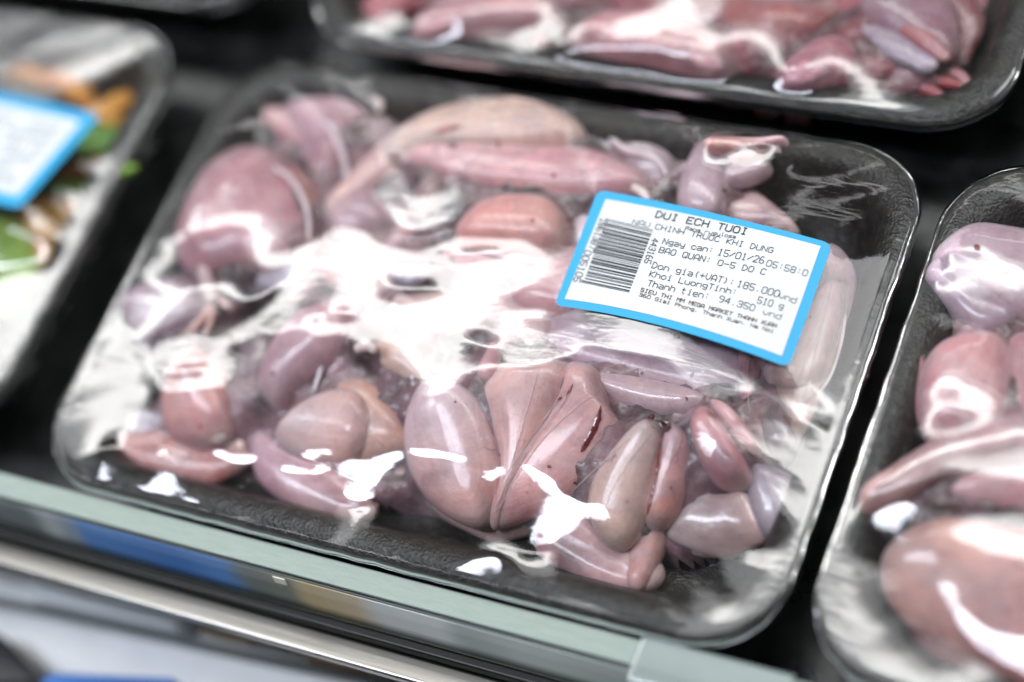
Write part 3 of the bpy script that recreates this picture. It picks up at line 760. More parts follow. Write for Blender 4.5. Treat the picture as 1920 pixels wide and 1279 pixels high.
leg(K, 'frog_meat', 'large rounded salmon thigh bulging at the front centre of the middle tray', 'meat', [
    ('thigh', 'E6D8DE>E0ACA2', D(lift=8, T=27, amp=.12, axis=((838, 790), (872, 920))), [(822, 728), (863, 738), (900, 763), (921, 800), (933, 849), (939, 890), (933, 931), (917, 965), (896, 978), (859, 968), (814, 939), (783, 898), (769, 857), (769, 816), (777, 783), (796, 746)]),
    ('thigh', 'E0C0BA>DAA8A2', D(lift=6, T=25, amp=.12, axis=((1010, 745), (975, 900))), [(946, 705), (1010, 699), (1080, 705), (1072, 750), (1045, 800), (1010, 860), (975, 920), (945, 975), (921, 972), (941, 906), (937, 849), (917, 783), (905, 755)]),
    ('thigh', 'D8AEAC>D29C98', D(lift=6, T=24, amp=.12, axis=((1100, 760), (1000, 900))), [(1070, 702), (1110, 706), (1130, 722), (1138, 754), (1151, 791), (1171, 816), (1159, 849), (1110, 898), (1052, 935), (987, 964), (937, 978), (965, 925), (1005, 860), (1045, 790), (1062, 740)]),
    ('thigh', 'A5706A', D(lift=2, T=18), [(1165, 800), (1185, 826), (1166, 870), (1134, 910), (1085, 950), (1020, 965), (1060, 920), (1110, 880), (1145, 840)]),
    ('shank', '8A7570', D(mat=SKIN, lift=-1, T=12, amp=.8), [(790, 930), (863, 965), (905, 975), (941, 976), (1025, 945), (1000, 990), (962, 1010), (921, 1018), (884, 1003), (845, 980)])], G)
leg(K, 'frog_meat', 'pinkish tip poking up inside the glare ring at the centre', 'meat', [
    ('tip', 'AC858C', dict(lift=22, flat=1, amp=.5), [(915, 700, 22), (922, 672, 17), (925, 650, 9)]),
    ('bone', 'BCACA8', dict(bn, lift=18, amp=.6), [(880, 725, 15), (900, 712, 19), (925, 700, 12)]),
    ('shank', '94666A', dict(lift=9), [(902, 752, 12), (925, 730, 16), (945, 712, 10)])], G)
leg(K, 'frog_meat', 'cream coloured oval thigh muscle standing at the front right of the middle tray', 'meat', [
    ('thigh', 'EADAD4>E8C8B0', D(lift=13, T=24, amp=.1, axis=((1215, 840), (1155, 975))), [(1228, 810), (1198, 820), (1161, 853), (1124, 898), (1110, 939), (1116, 980), (1132, 1009), (1157, 1023), (1185, 1013), (1206, 984), (1222, 939), (1238, 882), (1245, 832)]),
    ('thigh', 'BFA0A6>C98F84', D(lift=11, T=22, amp=.15, axis=((1272, 840), (1235, 960))), [(1263, 814), (1292, 830), (1304, 865), (1294, 914), (1274, 956), (1250, 984), (1224, 988), (1214, 972), (1226, 923), (1240, 882), (1251, 841)]),
    ('shank', 'B08E84>B58A86', D(lift=5, T=18, amp=.5), [(1195, 985), (1252, 975), (1250, 1013), (1236, 1046), (1226, 1079), (1206, 1107), (1180, 1099), (1185, 1046)]),
    ('shank', '9E7478>C4A4A0', D(lift=1, T=20, amp=.5), [(1015, 1000), (1040, 960), (1095, 965), (1130, 1000), (1180, 1030), (1225, 1050), (1236, 1082), (1205, 1110), (1160, 1110), (1110, 1094), (1060, 1068), (1020, 1040)]),
    ('tendon', '9C8A80', dict(sk, lift=8, amp=1.8), [(1110, 1020, 12), (1150, 1036, 20), (1190, 1045, 16)])], G)
leg(K, 'frog_meat', 'pink block with a square cut end right of the cream oval muscle', 'meat', [
    ('thigh', 'C48F90>A8707A', D(lift=13, T=22, amp=.15, sharp=.7), [(1306, 800), (1337, 781), (1365, 815), (1391, 862), (1408, 900), (1387, 914), (1346, 912), (1317, 868), (1304, 830)]),
    ('thigh', 'C3A3A8>B88F92', D(lift=12, T=18, amp=.15, sharp=.7), [(1337, 768), (1378, 780), (1405, 815), (1430, 850), (1419, 862), (1395, 855), (1354, 806)]),
    ('bone', 'D8C8BE', dict(bn, lift=24, amp=.8), [(1362, 888, 8), (1382, 886, 11), (1396, 894, 7)]),
    ('membrane', 'A8A0A8', dict(sk, lift=14, flat=.6, amp=.6), [(1240, 800, 10), (1265, 795, 20), (1290, 800, 16)]),
    ('tendon', 'C4B9B6', dict(bn, lift=12, flat=.4, amp=2), [(1150, 775, 13), (1200, 772, 24), (1260, 765, 24), (1310, 770, 16)])], G)
leg(K, 'frog_meat', 'grey translucent skin flap with a pink lower edge, front right corner', 'meat', [
    ('skin', '9A9596>A68E88', D(mat=SKIN, lift=7, T=17, amp=.9), [(1296, 880), (1321, 906), (1362, 927), (1407, 914), (1418, 956), (1440, 1010), (1411, 1026), (1362, 1034), (1313, 1030), (1255, 1007), (1263, 980), (1280, 931)]),
    ('skin', 'A8786C>B08478', D(lift=5, T=10, amp=.9), [(1252, 1000), (1310, 1005), (1380, 1010), (1440, 1000), (1425, 1025), (1365, 1042), (1310, 1038)]),
    ('skin', '7F8492>8C8A98', D(mat=SKIN, lift=9, T=17, amp=.8), [(1415, 880), (1444, 888), (1493, 906), (1503, 943), (1497, 968), (1462, 1010), (1428, 1006), (1411, 972), (1405, 920)]),
    ('shank', '8A8C96', dict(sk, lift=6, flat=.6, amp=.9), [(1430, 850, 20), (1462, 890, 26), (1482, 930, 18)])], G)
leg(K, 'frog_meat', 'long pale thigh against the right side of the middle tray', 'meat', [
    ('thigh', '8F7E86>B09A8C', D(lift=3, T=24, amp=.2), [(1562, 482), (1590, 505), (1603, 550), (1598, 615), (1580, 685), (1558, 745), (1530, 795), (1500, 838), (1476, 800), (1448, 745), (1438, 700), (1470, 640), (1510, 560), (1540, 500)]),
    ('thigh', 'AE9CA2>B8A599', D(lift=12, T=18, amp=.15), [(1574, 545), (1578, 600), (1562, 680), (1540, 722), (1505, 747), (1472, 742), (1452, 710), (1475, 670), (1505, 610), (1540, 555)]),
    ('skin', '77747C', dict(sk, lift=17, flat=.5, amp=1.2), [(1540, 505, 20), (1563, 520, 24), (1588, 540, 12)]),
    ('membrane', '4C4D51', D(mat=SKIN, lift=7, T=17, amp=.3), [(1422, 735), (1470, 733), (1497, 780), (1500, 830), (1480, 862), (1450, 864), (1430, 830), (1413, 780)])], G)
leg(K, 'frog_meat', 'lavender grey thigh half hidden below the price label', 'meat', [
    ('thigh', 'A593A2>A8949F', D(lift=4, T=19, amp=.5), [(1040, 600), (1080, 570), (1180, 560), (1300, 600), (1400, 650), (1412, 700), (1400, 755), (1330, 765), (1250, 745), (1150, 722), (1080, 700), (1040, 660)]),
    ('thigh', '8A5F6A', D(lift=5, T=20, amp=.4), [(1395, 650), (1430, 670), (1436, 720), (1425, 770), (1395, 790), (1385, 720)]),
    ('thigh', '96868C', D(mat=SKIN, lift=4, T=20, amp=.6), [(1110, 715), (1180, 718), (1280, 740), (1340, 762), (1300, 790), (1230, 800), (1160, 770), (1125, 745)]),
    ('thigh', 'A58B92', dict(lift=2, flat=.6), [(1200, 480, 50), (1300, 500, 60), (1400, 540, 56)])], G)
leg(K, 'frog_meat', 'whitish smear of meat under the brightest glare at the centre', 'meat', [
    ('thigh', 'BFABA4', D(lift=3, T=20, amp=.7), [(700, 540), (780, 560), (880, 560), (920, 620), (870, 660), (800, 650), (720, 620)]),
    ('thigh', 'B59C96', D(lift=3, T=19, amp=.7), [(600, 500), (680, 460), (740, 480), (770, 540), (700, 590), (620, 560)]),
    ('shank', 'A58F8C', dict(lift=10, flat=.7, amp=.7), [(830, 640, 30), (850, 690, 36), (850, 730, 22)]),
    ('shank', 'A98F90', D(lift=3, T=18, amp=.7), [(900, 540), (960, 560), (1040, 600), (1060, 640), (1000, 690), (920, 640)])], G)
leg(K, 'frog_meat', 'dark wrinkled scrap between the left dome and the clawed foot', 'meat', [
    ('skin', '5A484C', dict(sk, lift=5, flat=.5, amp=2.6), [(420, 560, 26), (470, 560, 36), (540, 570, 34)]),
    ('skin', '6A6668', dict(sk, lift=4, flat=.5, amp=2.6), [(450, 620, 24), (490, 660, 30), (470, 710, 28), (500, 770, 26)]),
    ('skin', '4E3438', dict(sk, lift=3, flat=.5, amp=2.4), [(300, 500, 14), (330, 500, 22), (360, 520, 20)])], G)
MEAT_MIX[0] = 0
# pale knobs of bone and cords of tendon between the pieces
_roots = [o for o in bpy.data.objects if o.parent is None and o.get('category') in ('meat', 'frog foot')]
def _rt(s): return next(o for o in _roots if s in o['label'])
for host, nm, lift, pts in [
    ('beige fronted', 'bone', 20, [(668, 742, 9), (682, 736, 11), (694, 742, 8)]), ('beige fronted', 'tendon', 14, [(510, 850, 5), (560, 872, 6), (640, 896, 5), (690, 935, 4)]),
    ('large rounded', 'bone', 7, [(915, 972, 9), (930, 978, 10), (945, 972, 7)]), ('large rounded', 'tendon', 22, [(938, 700, 4), (935, 760, 5), (930, 800, 3)]),
    ('bent pale knee', 'bone', 30, [(672, 652, 10), (688, 648, 12), (700, 655, 9)]), ('bent pale knee', 'tendon', 24, [(760, 668, 3), (775, 720, 4), (772, 790, 4), (770, 830, 2)]),
    ('cream coloured', 'bone', 22, [(1232, 806, 9), (1246, 800, 11), (1258, 806, 8)]), ('cream coloured', 'bone', 10, [(1212, 1092, 10), (1222, 1082, 10), (1226, 1068, 7)]),
    ('grey translucent', 'tendon', 18, [(1300, 895, 4), (1320, 940, 6), (1325, 1000, 4)]), ('grey translucent', 'tendon', 18, [(1380, 920, 4), (1390, 960, 6), (1392, 1005, 3)]),
    ('grey translucent', 'bone', 16, [(1425, 870, 8), (1436, 880, 10), (1440, 892, 6)]), ('long pale', 'bone', 20, [(1450, 705, 10), (1462, 695, 13), (1478, 692, 10)]),
    ('long pale', 'tendon', 22, [(1578, 545, 4), (1582, 610, 4), (1560, 700, 4), (1510, 765, 3)]), ('big glossy', 'bone', 20, [(560, 478, 9), (575, 470, 11), (588, 462, 8)]),
    ('big glossy', 'tendon', 27, [(480, 300, 3), (540, 330, 5), (575, 390, 5), (580, 450, 3)]), ('purple grey leg', 'bone', 20, [(244, 565, 8), (252, 558, 10), (264, 552, 7)]),
    ('pointed pink', 'bone', 20, [(700, 188, 8), (710, 192, 10), (712, 204, 7)]), ('pointed pink', 'tendon', 18, [(600, 215, 4), (630, 260, 7), (650, 320, 5), (640, 360, 3)]),
    ('folded lavender', 'tendon', 20, [(1130, 240, 4), (1170, 280, 7), (1230, 300, 6), (1262, 350, 3)]), ('pink lump', 'bone', 18, [(228, 835, 10), (240, 828, 12), (256, 830, 9)]),
    ('lavender grey thigh', 'tendon', 24, [(1120, 640, 3), (1220, 660, 5), (1330, 690, 4), (1400, 720, 3)]), ('pink striped', 'bone', 24, [(1190, 352, 8), (1204, 360, 9), (1214, 372, 6)]),
    ('pink lavender', 'tendon', 26, [(560, 640, 4), (600, 680, 6), (590, 730, 4)]), ('salmon pink', 'tendon', 24, [(900, 470, 4), (960, 484, 6), (1020, 492, 4)])]:
    lobe('main', nm, pts, 'DED2CE' if nm == 'bone' else 'CFC4C8', mat=BONE if nm == 'bone' else SKIN, parent=_rt(host), lift=lift, flat=.8, amp=.9, nu=14, nv=12)
# dark scraps and purge that fill the tray between the legs
def scraps(key, label, cx, cy, poly, col, seed, depth=.0040, rad=9):
    """torn tissue and skin lying in the hollows between the legs, a little below them"""
    f = Field(cx, cy, .0014); H = f.obstacle(SOLIDS[key]); px, py = project(f.gx, f.gy, np.full(H.shape, -.010))
    reg = inside(poly, px, py)
    def mm(Z, g):
        Q = np.pad(Z, 1, 'edge'); return g.reduce([Q[1:-1, 1:-1], Q[2:, 1:-1], Q[:-2, 1:-1], Q[1:-1, 2:], Q[1:-1, :-2]])
    C2 = H.copy()
    for _ in range(rad): C2 = mm(C2, np.maximum)
    for _ in range(rad): C2 = mm(C2, np.minimum)
    C2 = blur(C2, 6)
    N1 = np.array([[noise.fractal(Vector((x * 90, y * 90, seed)), 1, 2, 4) * .0022 + abs(noise.noise(Vector((x * 190, y * 190, seed)))) * .0022 for y in f.Y] for x in f.X])
    Z = np.maximum(C2 - depth + N1, -.0225); edge = blur(reg.astype(float), 8)
    Z = -.0252 + (Z + .0252) * np.clip((edge - .3) / .5, 0, 1)
    reg = edge > .3
    V = []; UV = []; idx = {}; Fc = []; TN = []
    for i in range(f.nx):
        for j in range(f.ny):
            if reg[i, j]:
                idx[i, j] = len(V); V.append((f.X[i], f.Y[j], Z[i, j])); UV.append((.5, f.Y[j] * 8))
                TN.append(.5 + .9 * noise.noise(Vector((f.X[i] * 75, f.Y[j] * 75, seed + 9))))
    for (i, j) in idx:
        if (i + 1, j) in idx and (i, j + 1) in idx and (i + 1, j + 1) in idx:
            Fc.append((idx[i, j], idx[i + 1, j], idx[i + 1, j + 1], idx[i, j + 1]))
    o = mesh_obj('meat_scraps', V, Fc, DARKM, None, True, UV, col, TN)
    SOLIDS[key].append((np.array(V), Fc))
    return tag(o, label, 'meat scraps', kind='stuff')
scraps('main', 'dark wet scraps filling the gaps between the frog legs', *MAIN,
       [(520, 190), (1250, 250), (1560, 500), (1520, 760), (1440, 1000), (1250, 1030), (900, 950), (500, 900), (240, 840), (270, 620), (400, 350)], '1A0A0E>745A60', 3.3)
def pool(name, label, cx, cy, w, d, col, z=-.0236):
    o = rrect(w, d, .02, 10, 20); V = [(cx + x * (1 + .10 * noise.noise(Vector((x * 40, y * 40, cx)))), cy + y * (1 + .12 * noise.noise(Vector((x * 40, y * 40, 5)))), z) for x, y in o]
    V.append((cx, cy, z)); n = len(o)
    m = NT('purge'); m.set(Base_Color=(*lin(col), 1), Roughness=.08, Coat_Weight=1)
    ob = mesh_obj(name, V, [(i, (i + 1) % n, n) for i in range(n)], m.m)
    return tag(ob, label, 'meat juice')
pool('meat_juice', 'dark red juice pooled on the floor of the middle tray', MAIN[0], MAIN[1] - .002, .216, .128, '14060A')
# ------------------------------------------------------------ tray behind
K = 'top'; G = 'dark red meat pieces in the tray behind'
leg(K, 'frog_meat', 'bright red pink lump at the left of the tray behind', 'meat', [
    ('thigh', '9A404C', dict(lift=6, flat=.8, amp=.6), [(660, 30, 24), (720, 18, 38), (790, -10, 36)]),
    ('shank', '8E3F45', dict(lift=3), [(650, 42, 12), (690, 45, 18), (740, 30, 16)])], G)
leg(K, 'frog_meat', 'pale pink thigh under wide glare in the tray behind', 'meat', [
    ('thigh', 'B88E90>9E7076', D(lift=6, T=23), [(770, 85), (800, 45), (870, 10), (980, 0), (1060, 25), (1050, 60), (960, 80), (880, 90), (800, 105)]),
    ('thigh', '97656E', dict(lift=4, flat=.8, amp=.7), [(900, 0, 40), (1000, -20, 46), (1100, -10, 40)]),
    ('bone', '8C5A5F', dict(bn, lift=8, amp=.8), [(1010, 95, 12), (1040, 110, 14), (1060, 130, 9)]),
    ('bone', '8A4A50', dict(bn, lift=16, amp=.6), [(1000, 50, 8), (1012, 75, 11), (1030, 100, 7)])], G)
leg(K, 'frog_meat', 'broad dusky pink thigh in the centre of the tray behind', 'meat', [
    ('thigh', 'B07A7C>9A6064', D(lift=7, T=24), [(1070, 95), (1110, 50), (1200, 30), (1300, 45), (1380, 100), (1390, 160), (1330, 170), (1230, 150), (1140, 130)]),
    ('thigh', '965654', dict(lift=12, flat=.75, amp=.6), [(1380, 20, 34), (1440, 45, 50), (1500, 40, 44), (1550, 20, 24)]),
    ('thigh', 'B3A29D', dict(sk, lift=8, flat=.7, amp=.9), [(1260, 0, 34), (1330, 20, 44), (1390, 60, 34)])], G)
leg(K, 'frog_meat', 'purple red thigh in front right of the tray behind, wet and shiny', 'meat', [
    ('thigh', '98646E>82485A', D(lift=7, T=22), [(1450, 185), (1475, 130), (1540, 85), (1605, 85), (1615, 140), (1570, 180), (1500, 198)]),
    ('thigh', 'A37A7C', dict(lift=2, flat=.7, amp=.5), [(1360, 160, 24), (1430, 165, 34), (1520, 165, 30), (1600, 150, 14)]),
    ('joint', '5A2128', dict(lift=12, amp=1.4), [(1600, 70, 14), (1612, 90, 14), (1605, 110, 9)])], G)
leg(K, 'webbed_foot_piece', 'clawed foot with blood red toes at the right of the tray behind', 'frog foot', [
    ('foot', '7E4C58', dict(lift=3, flat=.8, amp=.7), [(1650, 160, 26), (1690, 150, 36), (1740, 145, 32)]),
    ('toe', '7D3E46', dict(lift=3, amp=.5), [(1690, 165, 18), (1715, 182, 14), (1745, 190, 8)]),
    ('toe', '8B3540', dict(lift=6, amp=.5), [(1720, 155, 17), (1748, 172, 13), (1768, 184, 8)]),
    ('toe', '8E2730', dict(lift=6, amp=.5), [(1745, 140, 15), (1775, 155, 12), (1800, 160, 8)]),
    ('toe', '93525A', dict(lift=5, amp=.5), [(1765, 130, 14), (1800, 142, 11), (1824, 168, 7)]),
    ('shank', '9890A0', dict(sk, lift=12, flat=.6, amp=.7), [(1620, 60, 20), (1680, 90, 28), (1740, 120, 22)])], G)
leg(K, 'frog_meat', 'long lilac skinned thigh along the right side of the tray behind', 'meat', [
    ('thigh', '8A6A7A>84606C', D(mat=SKIN, lift=3, T=16, amp=1.2), [(1600, 20), (1660, -20), (1760, -20), (1800, 40), (1810, 110), (1770, 125), (1700, 90), (1630, 60)]),
    ('thigh', '6C2A30', dict(lift=4, flat=.8, amp=.5), [(1780, -10, 34), (1815, 40, 32), (1800, 110, 20)]),
    ('shank', 'A0646A', dict(lift=14, flat=.7, amp=.6), [(1680, 40, 16), (1730, 70, 22), (1770, 105, 14)])], G)
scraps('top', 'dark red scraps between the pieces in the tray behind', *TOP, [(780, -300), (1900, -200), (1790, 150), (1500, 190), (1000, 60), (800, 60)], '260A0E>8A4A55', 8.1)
# ------------------------------------------------------------ tray at right
K = 'right'; G = 'pink legs in the right hand tray'
leg(K, 'frog_meat', 'lavender grey thigh with blood spot and dark hollow bone, top of right tray', 'meat', [
    ('thigh', 'A896A2>9F858F', D(lift=7, T=24), [(1738, 505), (1790, 450), (1850, 428), (1920, 438), (2000, 470), (2000, 600), (1920, 622), (1860, 580), (1800, 545)]),
    ('thigh', '9A8C9C>8E7F8B', D(mat=SKIN, lift=12, T=16, amp=.8), [(1728, 520), (1760, 490), (1805, 500), (1860, 555), (1910, 588), (1908, 622), (1840, 640), (1790, 600), (1745, 555)]),
    ('shank', '8C7A85', dict(sk, lift=8, flat=.8, amp=.5), [(1795, 560, 24), (1788, 600, 27), (1778, 632, 22)]),
    ('joint', '120506', dict(lift=13, amp=.2, flat=.9), [(1770, 640, 13), (1790, 640, 15), (1808, 636, 11)])], G)
leg(K, 'frog_meat', 'rosy pink domed thigh with an oval glare, middle of right tray', 'meat', [
    ('thigh', 'BE8A8C>A8757C', D(lift=6, T=27, amp=.2), [(1762, 655), (1830, 632), (1892, 642), (1915, 720), (1905, 785), (1870, 835), (1800, 852), (1742, 838), (1722, 780), (1728, 705)]),
    ('thigh', '8F4A4C', D(lift=2, T=22), [(1745, 670), (1762, 760), (1770, 830), (1735, 835), (1716, 780), (1722, 700)]),
    ('thigh', 'A5757B', D(lift=4, T=24), [(1880, 650), (1980, 640), (2000, 860), (1900, 850), (1890, 760)]),
    ('toe', 'C2A9A4', dict(lift=6, amp=.5), [(1720, 672, 7), (1727, 695, 9), (1734, 712, 6)]),
    ('toe', 'B58086', dict(lift=6, amp=.5), [(1704, 712, 4), (1720, 715, 7), (1738, 722, 6)])], G)
leg(K, 'frog_meat', 'knobbly shank crossing the right tray below the rosy thigh', 'meat', [
    ('shank', '8E6660>A8858C', D(mat=SKIN, lift=12, T=21, amp=.5, axis=((1660, 950), (1900, 840))), [(1605, 985), (1612, 930), (1660, 890), (1720, 850), (1800, 810), (1900, 790), (2000, 780), (2000, 870), (1900, 880), (1800, 905), (1720, 950), (1660, 985)]),
    ('thigh', 'A77B80', D(lift=6, T=22), [(1740, 940), (1820, 895), (1920, 880), (2000, 880), (2000, 1000), (1900, 990), (1800, 970)]),
    ('knuckle', 'B28782', dict(lift=16, amp=.9), [(1622, 970, 14), (1650, 972, 20), (1674, 985, 14)])], G)
leg(K, 'frog_meat', 'very large blurred pink thigh at the bottom right of the right tray', 'meat', [
    ('thigh', 'C7A294>BC8480', D(lift=8, T=30, amp=.3), [(1650, 1050), (1700, 1000), (1780, 978), (1900, 995), (2050, 1050), (2050, 1300), (1900, 1280), (1780, 1230), (1700, 1170), (1655, 1120)]),
    ('thigh', '9C6468', D(lift=2, T=22), [(1700, 1140), (1760, 1190), (1850, 1240), (1950, 1300), (1850, 1290), (1760, 1240), (1700, 1190)]),
    ('bone', 'CFB3AE', dict(bn, lift=16, amp=.5), [(1648, 1085, 18), (1668, 1072, 28), (1700, 1075, 24)]),
    ('tip', 'A04A40', dict(lift=30, flat=.5, amp=1.6), [(1850, 1100, 20), (1890, 1110, 28), (1920, 1160, 26)])], G)
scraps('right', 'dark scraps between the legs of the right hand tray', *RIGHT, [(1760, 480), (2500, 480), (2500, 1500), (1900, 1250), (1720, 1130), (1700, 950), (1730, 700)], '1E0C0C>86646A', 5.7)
# ------------------------------------------------------------ tray at left: fried food, leaf, chilli
def food_mat(name, a, b, rough=.45):
    m = NT(name); tc = m.n('ShaderNodeTexCoord').outputs['Object']; oi = m.n('ShaderNodeObjectInfo').outputs['Color']
    n = m.noise(tc, 160, 5, .6)
    c = m.mix(m.ramp(n, .42, .72), oi, lin(a)); c = m.mix(m.math('MULTIPLY', m.ramp(n, .42, .25), .7), c, lin(b))
    m.l(c, m.b.inputs['Base Color']); m.set(Roughness=rough, Subsurface_Weight=.15, Subsurface_Scale=.003, Coat_Weight=.3)
    m.bump(m.noise(tc, 380, 4, .6), .9, .0012); return m.m
FRIED = food_mat('fried_crust', 'E0A040', '6A3008'); GREEN = food_mat('green_leaf', '4C8A10', '1E4A08', .35)
gr = 'pieces of fried food in the left tray'
def single(key, name, label, cat, col, mat, pts, group=None, **kw):
    return tag(lobe(key, name, pts, col, mat=mat, **kw), label, cat, group)
fr = [('orange crust lump at the left picture edge above the label', [(-20, 105, 20), (10, 100, 24), (35, 115, 18)]),
      ('brown orange lump second from the edge above the label', [(30, 140, 14), (60, 135, 20), (80, 150, 16)]),
      ('reddish brown lump above the middle of the left label', [(85, 145, 18), (110, 150, 22), (135, 160, 18)]),
      ('small orange lump nearest the label top right corner', [(135, 170, 14), (155, 180, 16), (166, 195, 10)]),
      ('pointed orange piece standing above the green leaf', [(190, 215, 18), (215, 200, 22), (240, 185, 16), (256, 176, 8)]),
      ('orange stub between the leaf and the label', [(150, 235, 10), (190, 215, 20), (215, 225, 16)]),
      ('brown piece under the green leaf', [(120, 330, 12), (150, 318, 16), (180, 300, 12)]),
      ('golden nugget below the label, right hand one', [(95, 385, 14), (120, 400, 24), (140, 415, 16)]),
      ('golden nugget below the label, lower left one', [(45, 415, 16), (75, 420, 24), (100, 435, 16)]),
      ('orange nugget peeping out just under the label corner', [(50, 395, 12), (70, 390, 16), (90, 395, 10)])]
for k, (lb, pts) in enumerate(fr):
    pts = [(a_, b_, c_ * 1.3) for a_, b_, c_ in pts]
    single('left', 'fried_piece', lb, 'fried food', ['D58A34', 'CC8230', 'B8622A', 'D08C34', 'E09A38', 'E09A38', '96541F', 'D8A048', 'DCA650', 'CC8A38'][k], FRIED, pts, gr, lift=2 if k < 7 else 1, amp=1.1)
lf = leg('left', 'leaf', 'bright green folded leaf beside the left label', 'leaf', [
    ('blade', '66AA18', dict(mat=GREEN, lift=1.5, flat=.35, amp=.4), [(100, 310, 14), (155, 275, 42), (205, 250, 38), (238, 240, 22), (256, 238, 6)])])
leg('left', 'green_chilli', 'thin curved green chilli reaching over the tray rim', 'chilli', [
    ('pod', '7DB038', dict(mat=GREEN, lift=15, flat=.9, amp=.2), [(95, 350, 10, 2), (140, 356, 13, 3), (190, 348, 13, 6), (228, 328, 10, 16)]),
    ('stalk', '9CC050', dict(mat=GREEN, lift=18, flat=1, amp=.2), [(226, 329, 9, 16), (240, 320, 10, 20), (252, 314, 6, 23)])])
leg('left', 'lettuce', 'pale green lettuce at the lower left picture edge', 'lettuce', [
    ('blade', 'A5C060', dict(mat=GREEN, lift=4, flat=.4, amp=1.6), [(-60, 440, 40), (0, 460, 60), (40, 500, 40)]),
    ('blade', 'B9CFA0', dict(mat=GREEN, lift=2, flat=.35, amp=1.6), [(-60, 560, 60), (0, 560, 60), (50, 530, 30)]),
    ('blade', '6FA018', dict(mat=GREEN, lift=6, flat=.5, amp=1), [(0, 425, 20), (15, 445, 18)])])
leg('left', 'onion_slice', 'pale beige onion piece lying by the lettuce', 'onion', [
    ('slice', 'D9B690', dict(mat=FRIED, lift=3, flat=.5, amp=.6), [(70, 460, 18), (85, 480, 22), (88, 510, 14)])])
# ------------------------------------------------------------ price labels
def bil(c, u, v):
    TL, TR, BRc, BL = [np.array(p, float) for p in c]
    return (TL * (1 - u) + TR * u) * (1 - v) + (BL * (1 - u) + BRc * u) * v
class Label:
    def __init__(s, corners, z, bump, tilt=0.0):
        s.c, s.z, s.b, s.t = corners, z, bump, tilt
        s.w = [P(*p, z) for p in corners]
    def pos(s, u, v, off=0):
        q = bil(s.w, u, v); q = q.copy(); q[2] = s.z + 4 * u * (1 - u) * (s.b[0] + s.b[1] * v) + s.t * (v - .5) + off; return q
    def uv(s, px, py):
        u = v = .5
        for _ in range(25):
            def f(u, v):
                w = s.pos(u, v); a, b = project(w[0], w[1], w[2]); return np.array([float(a) - px, float(b) - py])
            e = f(u, v); J = np.stack([(f(u + .01, v) - e) / .01, (f(u, v + .01) - e) / .01], 1)
            d = np.linalg.solve(J, e); u -= d[0]; v -= d[1]
        return np.array([u, v])
def paper(name, col, rough=.55, coat=.0):
    m = NT(name); c = lin(col); m.set(Base_Color=(*c, 1), Roughness=rough, Coat_Weight=coat, Coat_Roughness=.2)
    tc = m.n('ShaderNodeTexCoord').outputs['Object']; m.bump(m.noise(tc, 900, 2), .08, .0002); return m.m
WHITE = paper('label_white', 'C6CACB'); BLUE = paper('label_blue', '2096C6'); INK = paper('thermal_ink', '2C3336', .8, 0); INKB = paper('thermal_ink_brown', '5A4A40', .7, 0)
INKL = paper('thermal_ink_pale', '525C60', .7, 0)
def label_sheet(L, parent, name, mat, u0, u1, v0, v1, off, rad=.0, nu=40, nv=20):
    V = []; Fc = []
    for i in range(nu + 1):
        for j in range(nv + 1):
            a = i / nu; b = j / nv
            if rad:   # pull corners in for the rounded sticker outline
                cu, cv = rad, rad * 1.9
                ux, vx = min(a, 1 - a), min(b, 1 - b)
                if ux < cu and vx < cv:
                    du = (cu - ux) / cu; dv = (cv - vx) / cv; r = math.hypot(du, dv)
                    if r > 1:
                        s_ = 1 / r; nu_ = cu - cu * du * s_; nv_ = cv - cv * dv * s_
                        a = nu_ if a < .5 else 1 - nu_; b = nv_ if b < .5 else 1 - nv_
            V.append(L.pos(u0 + (u1 - u0) * a, v0 + (v1 - v0) * b, off))
    for i in range(nu):
        for j in range(nv):
            a = i * (nv + 1) + j; Fc.append((a, a + 1, a + nv + 2, a + nv + 1))
    return mesh_obj(name, V, Fc, mat, parent)
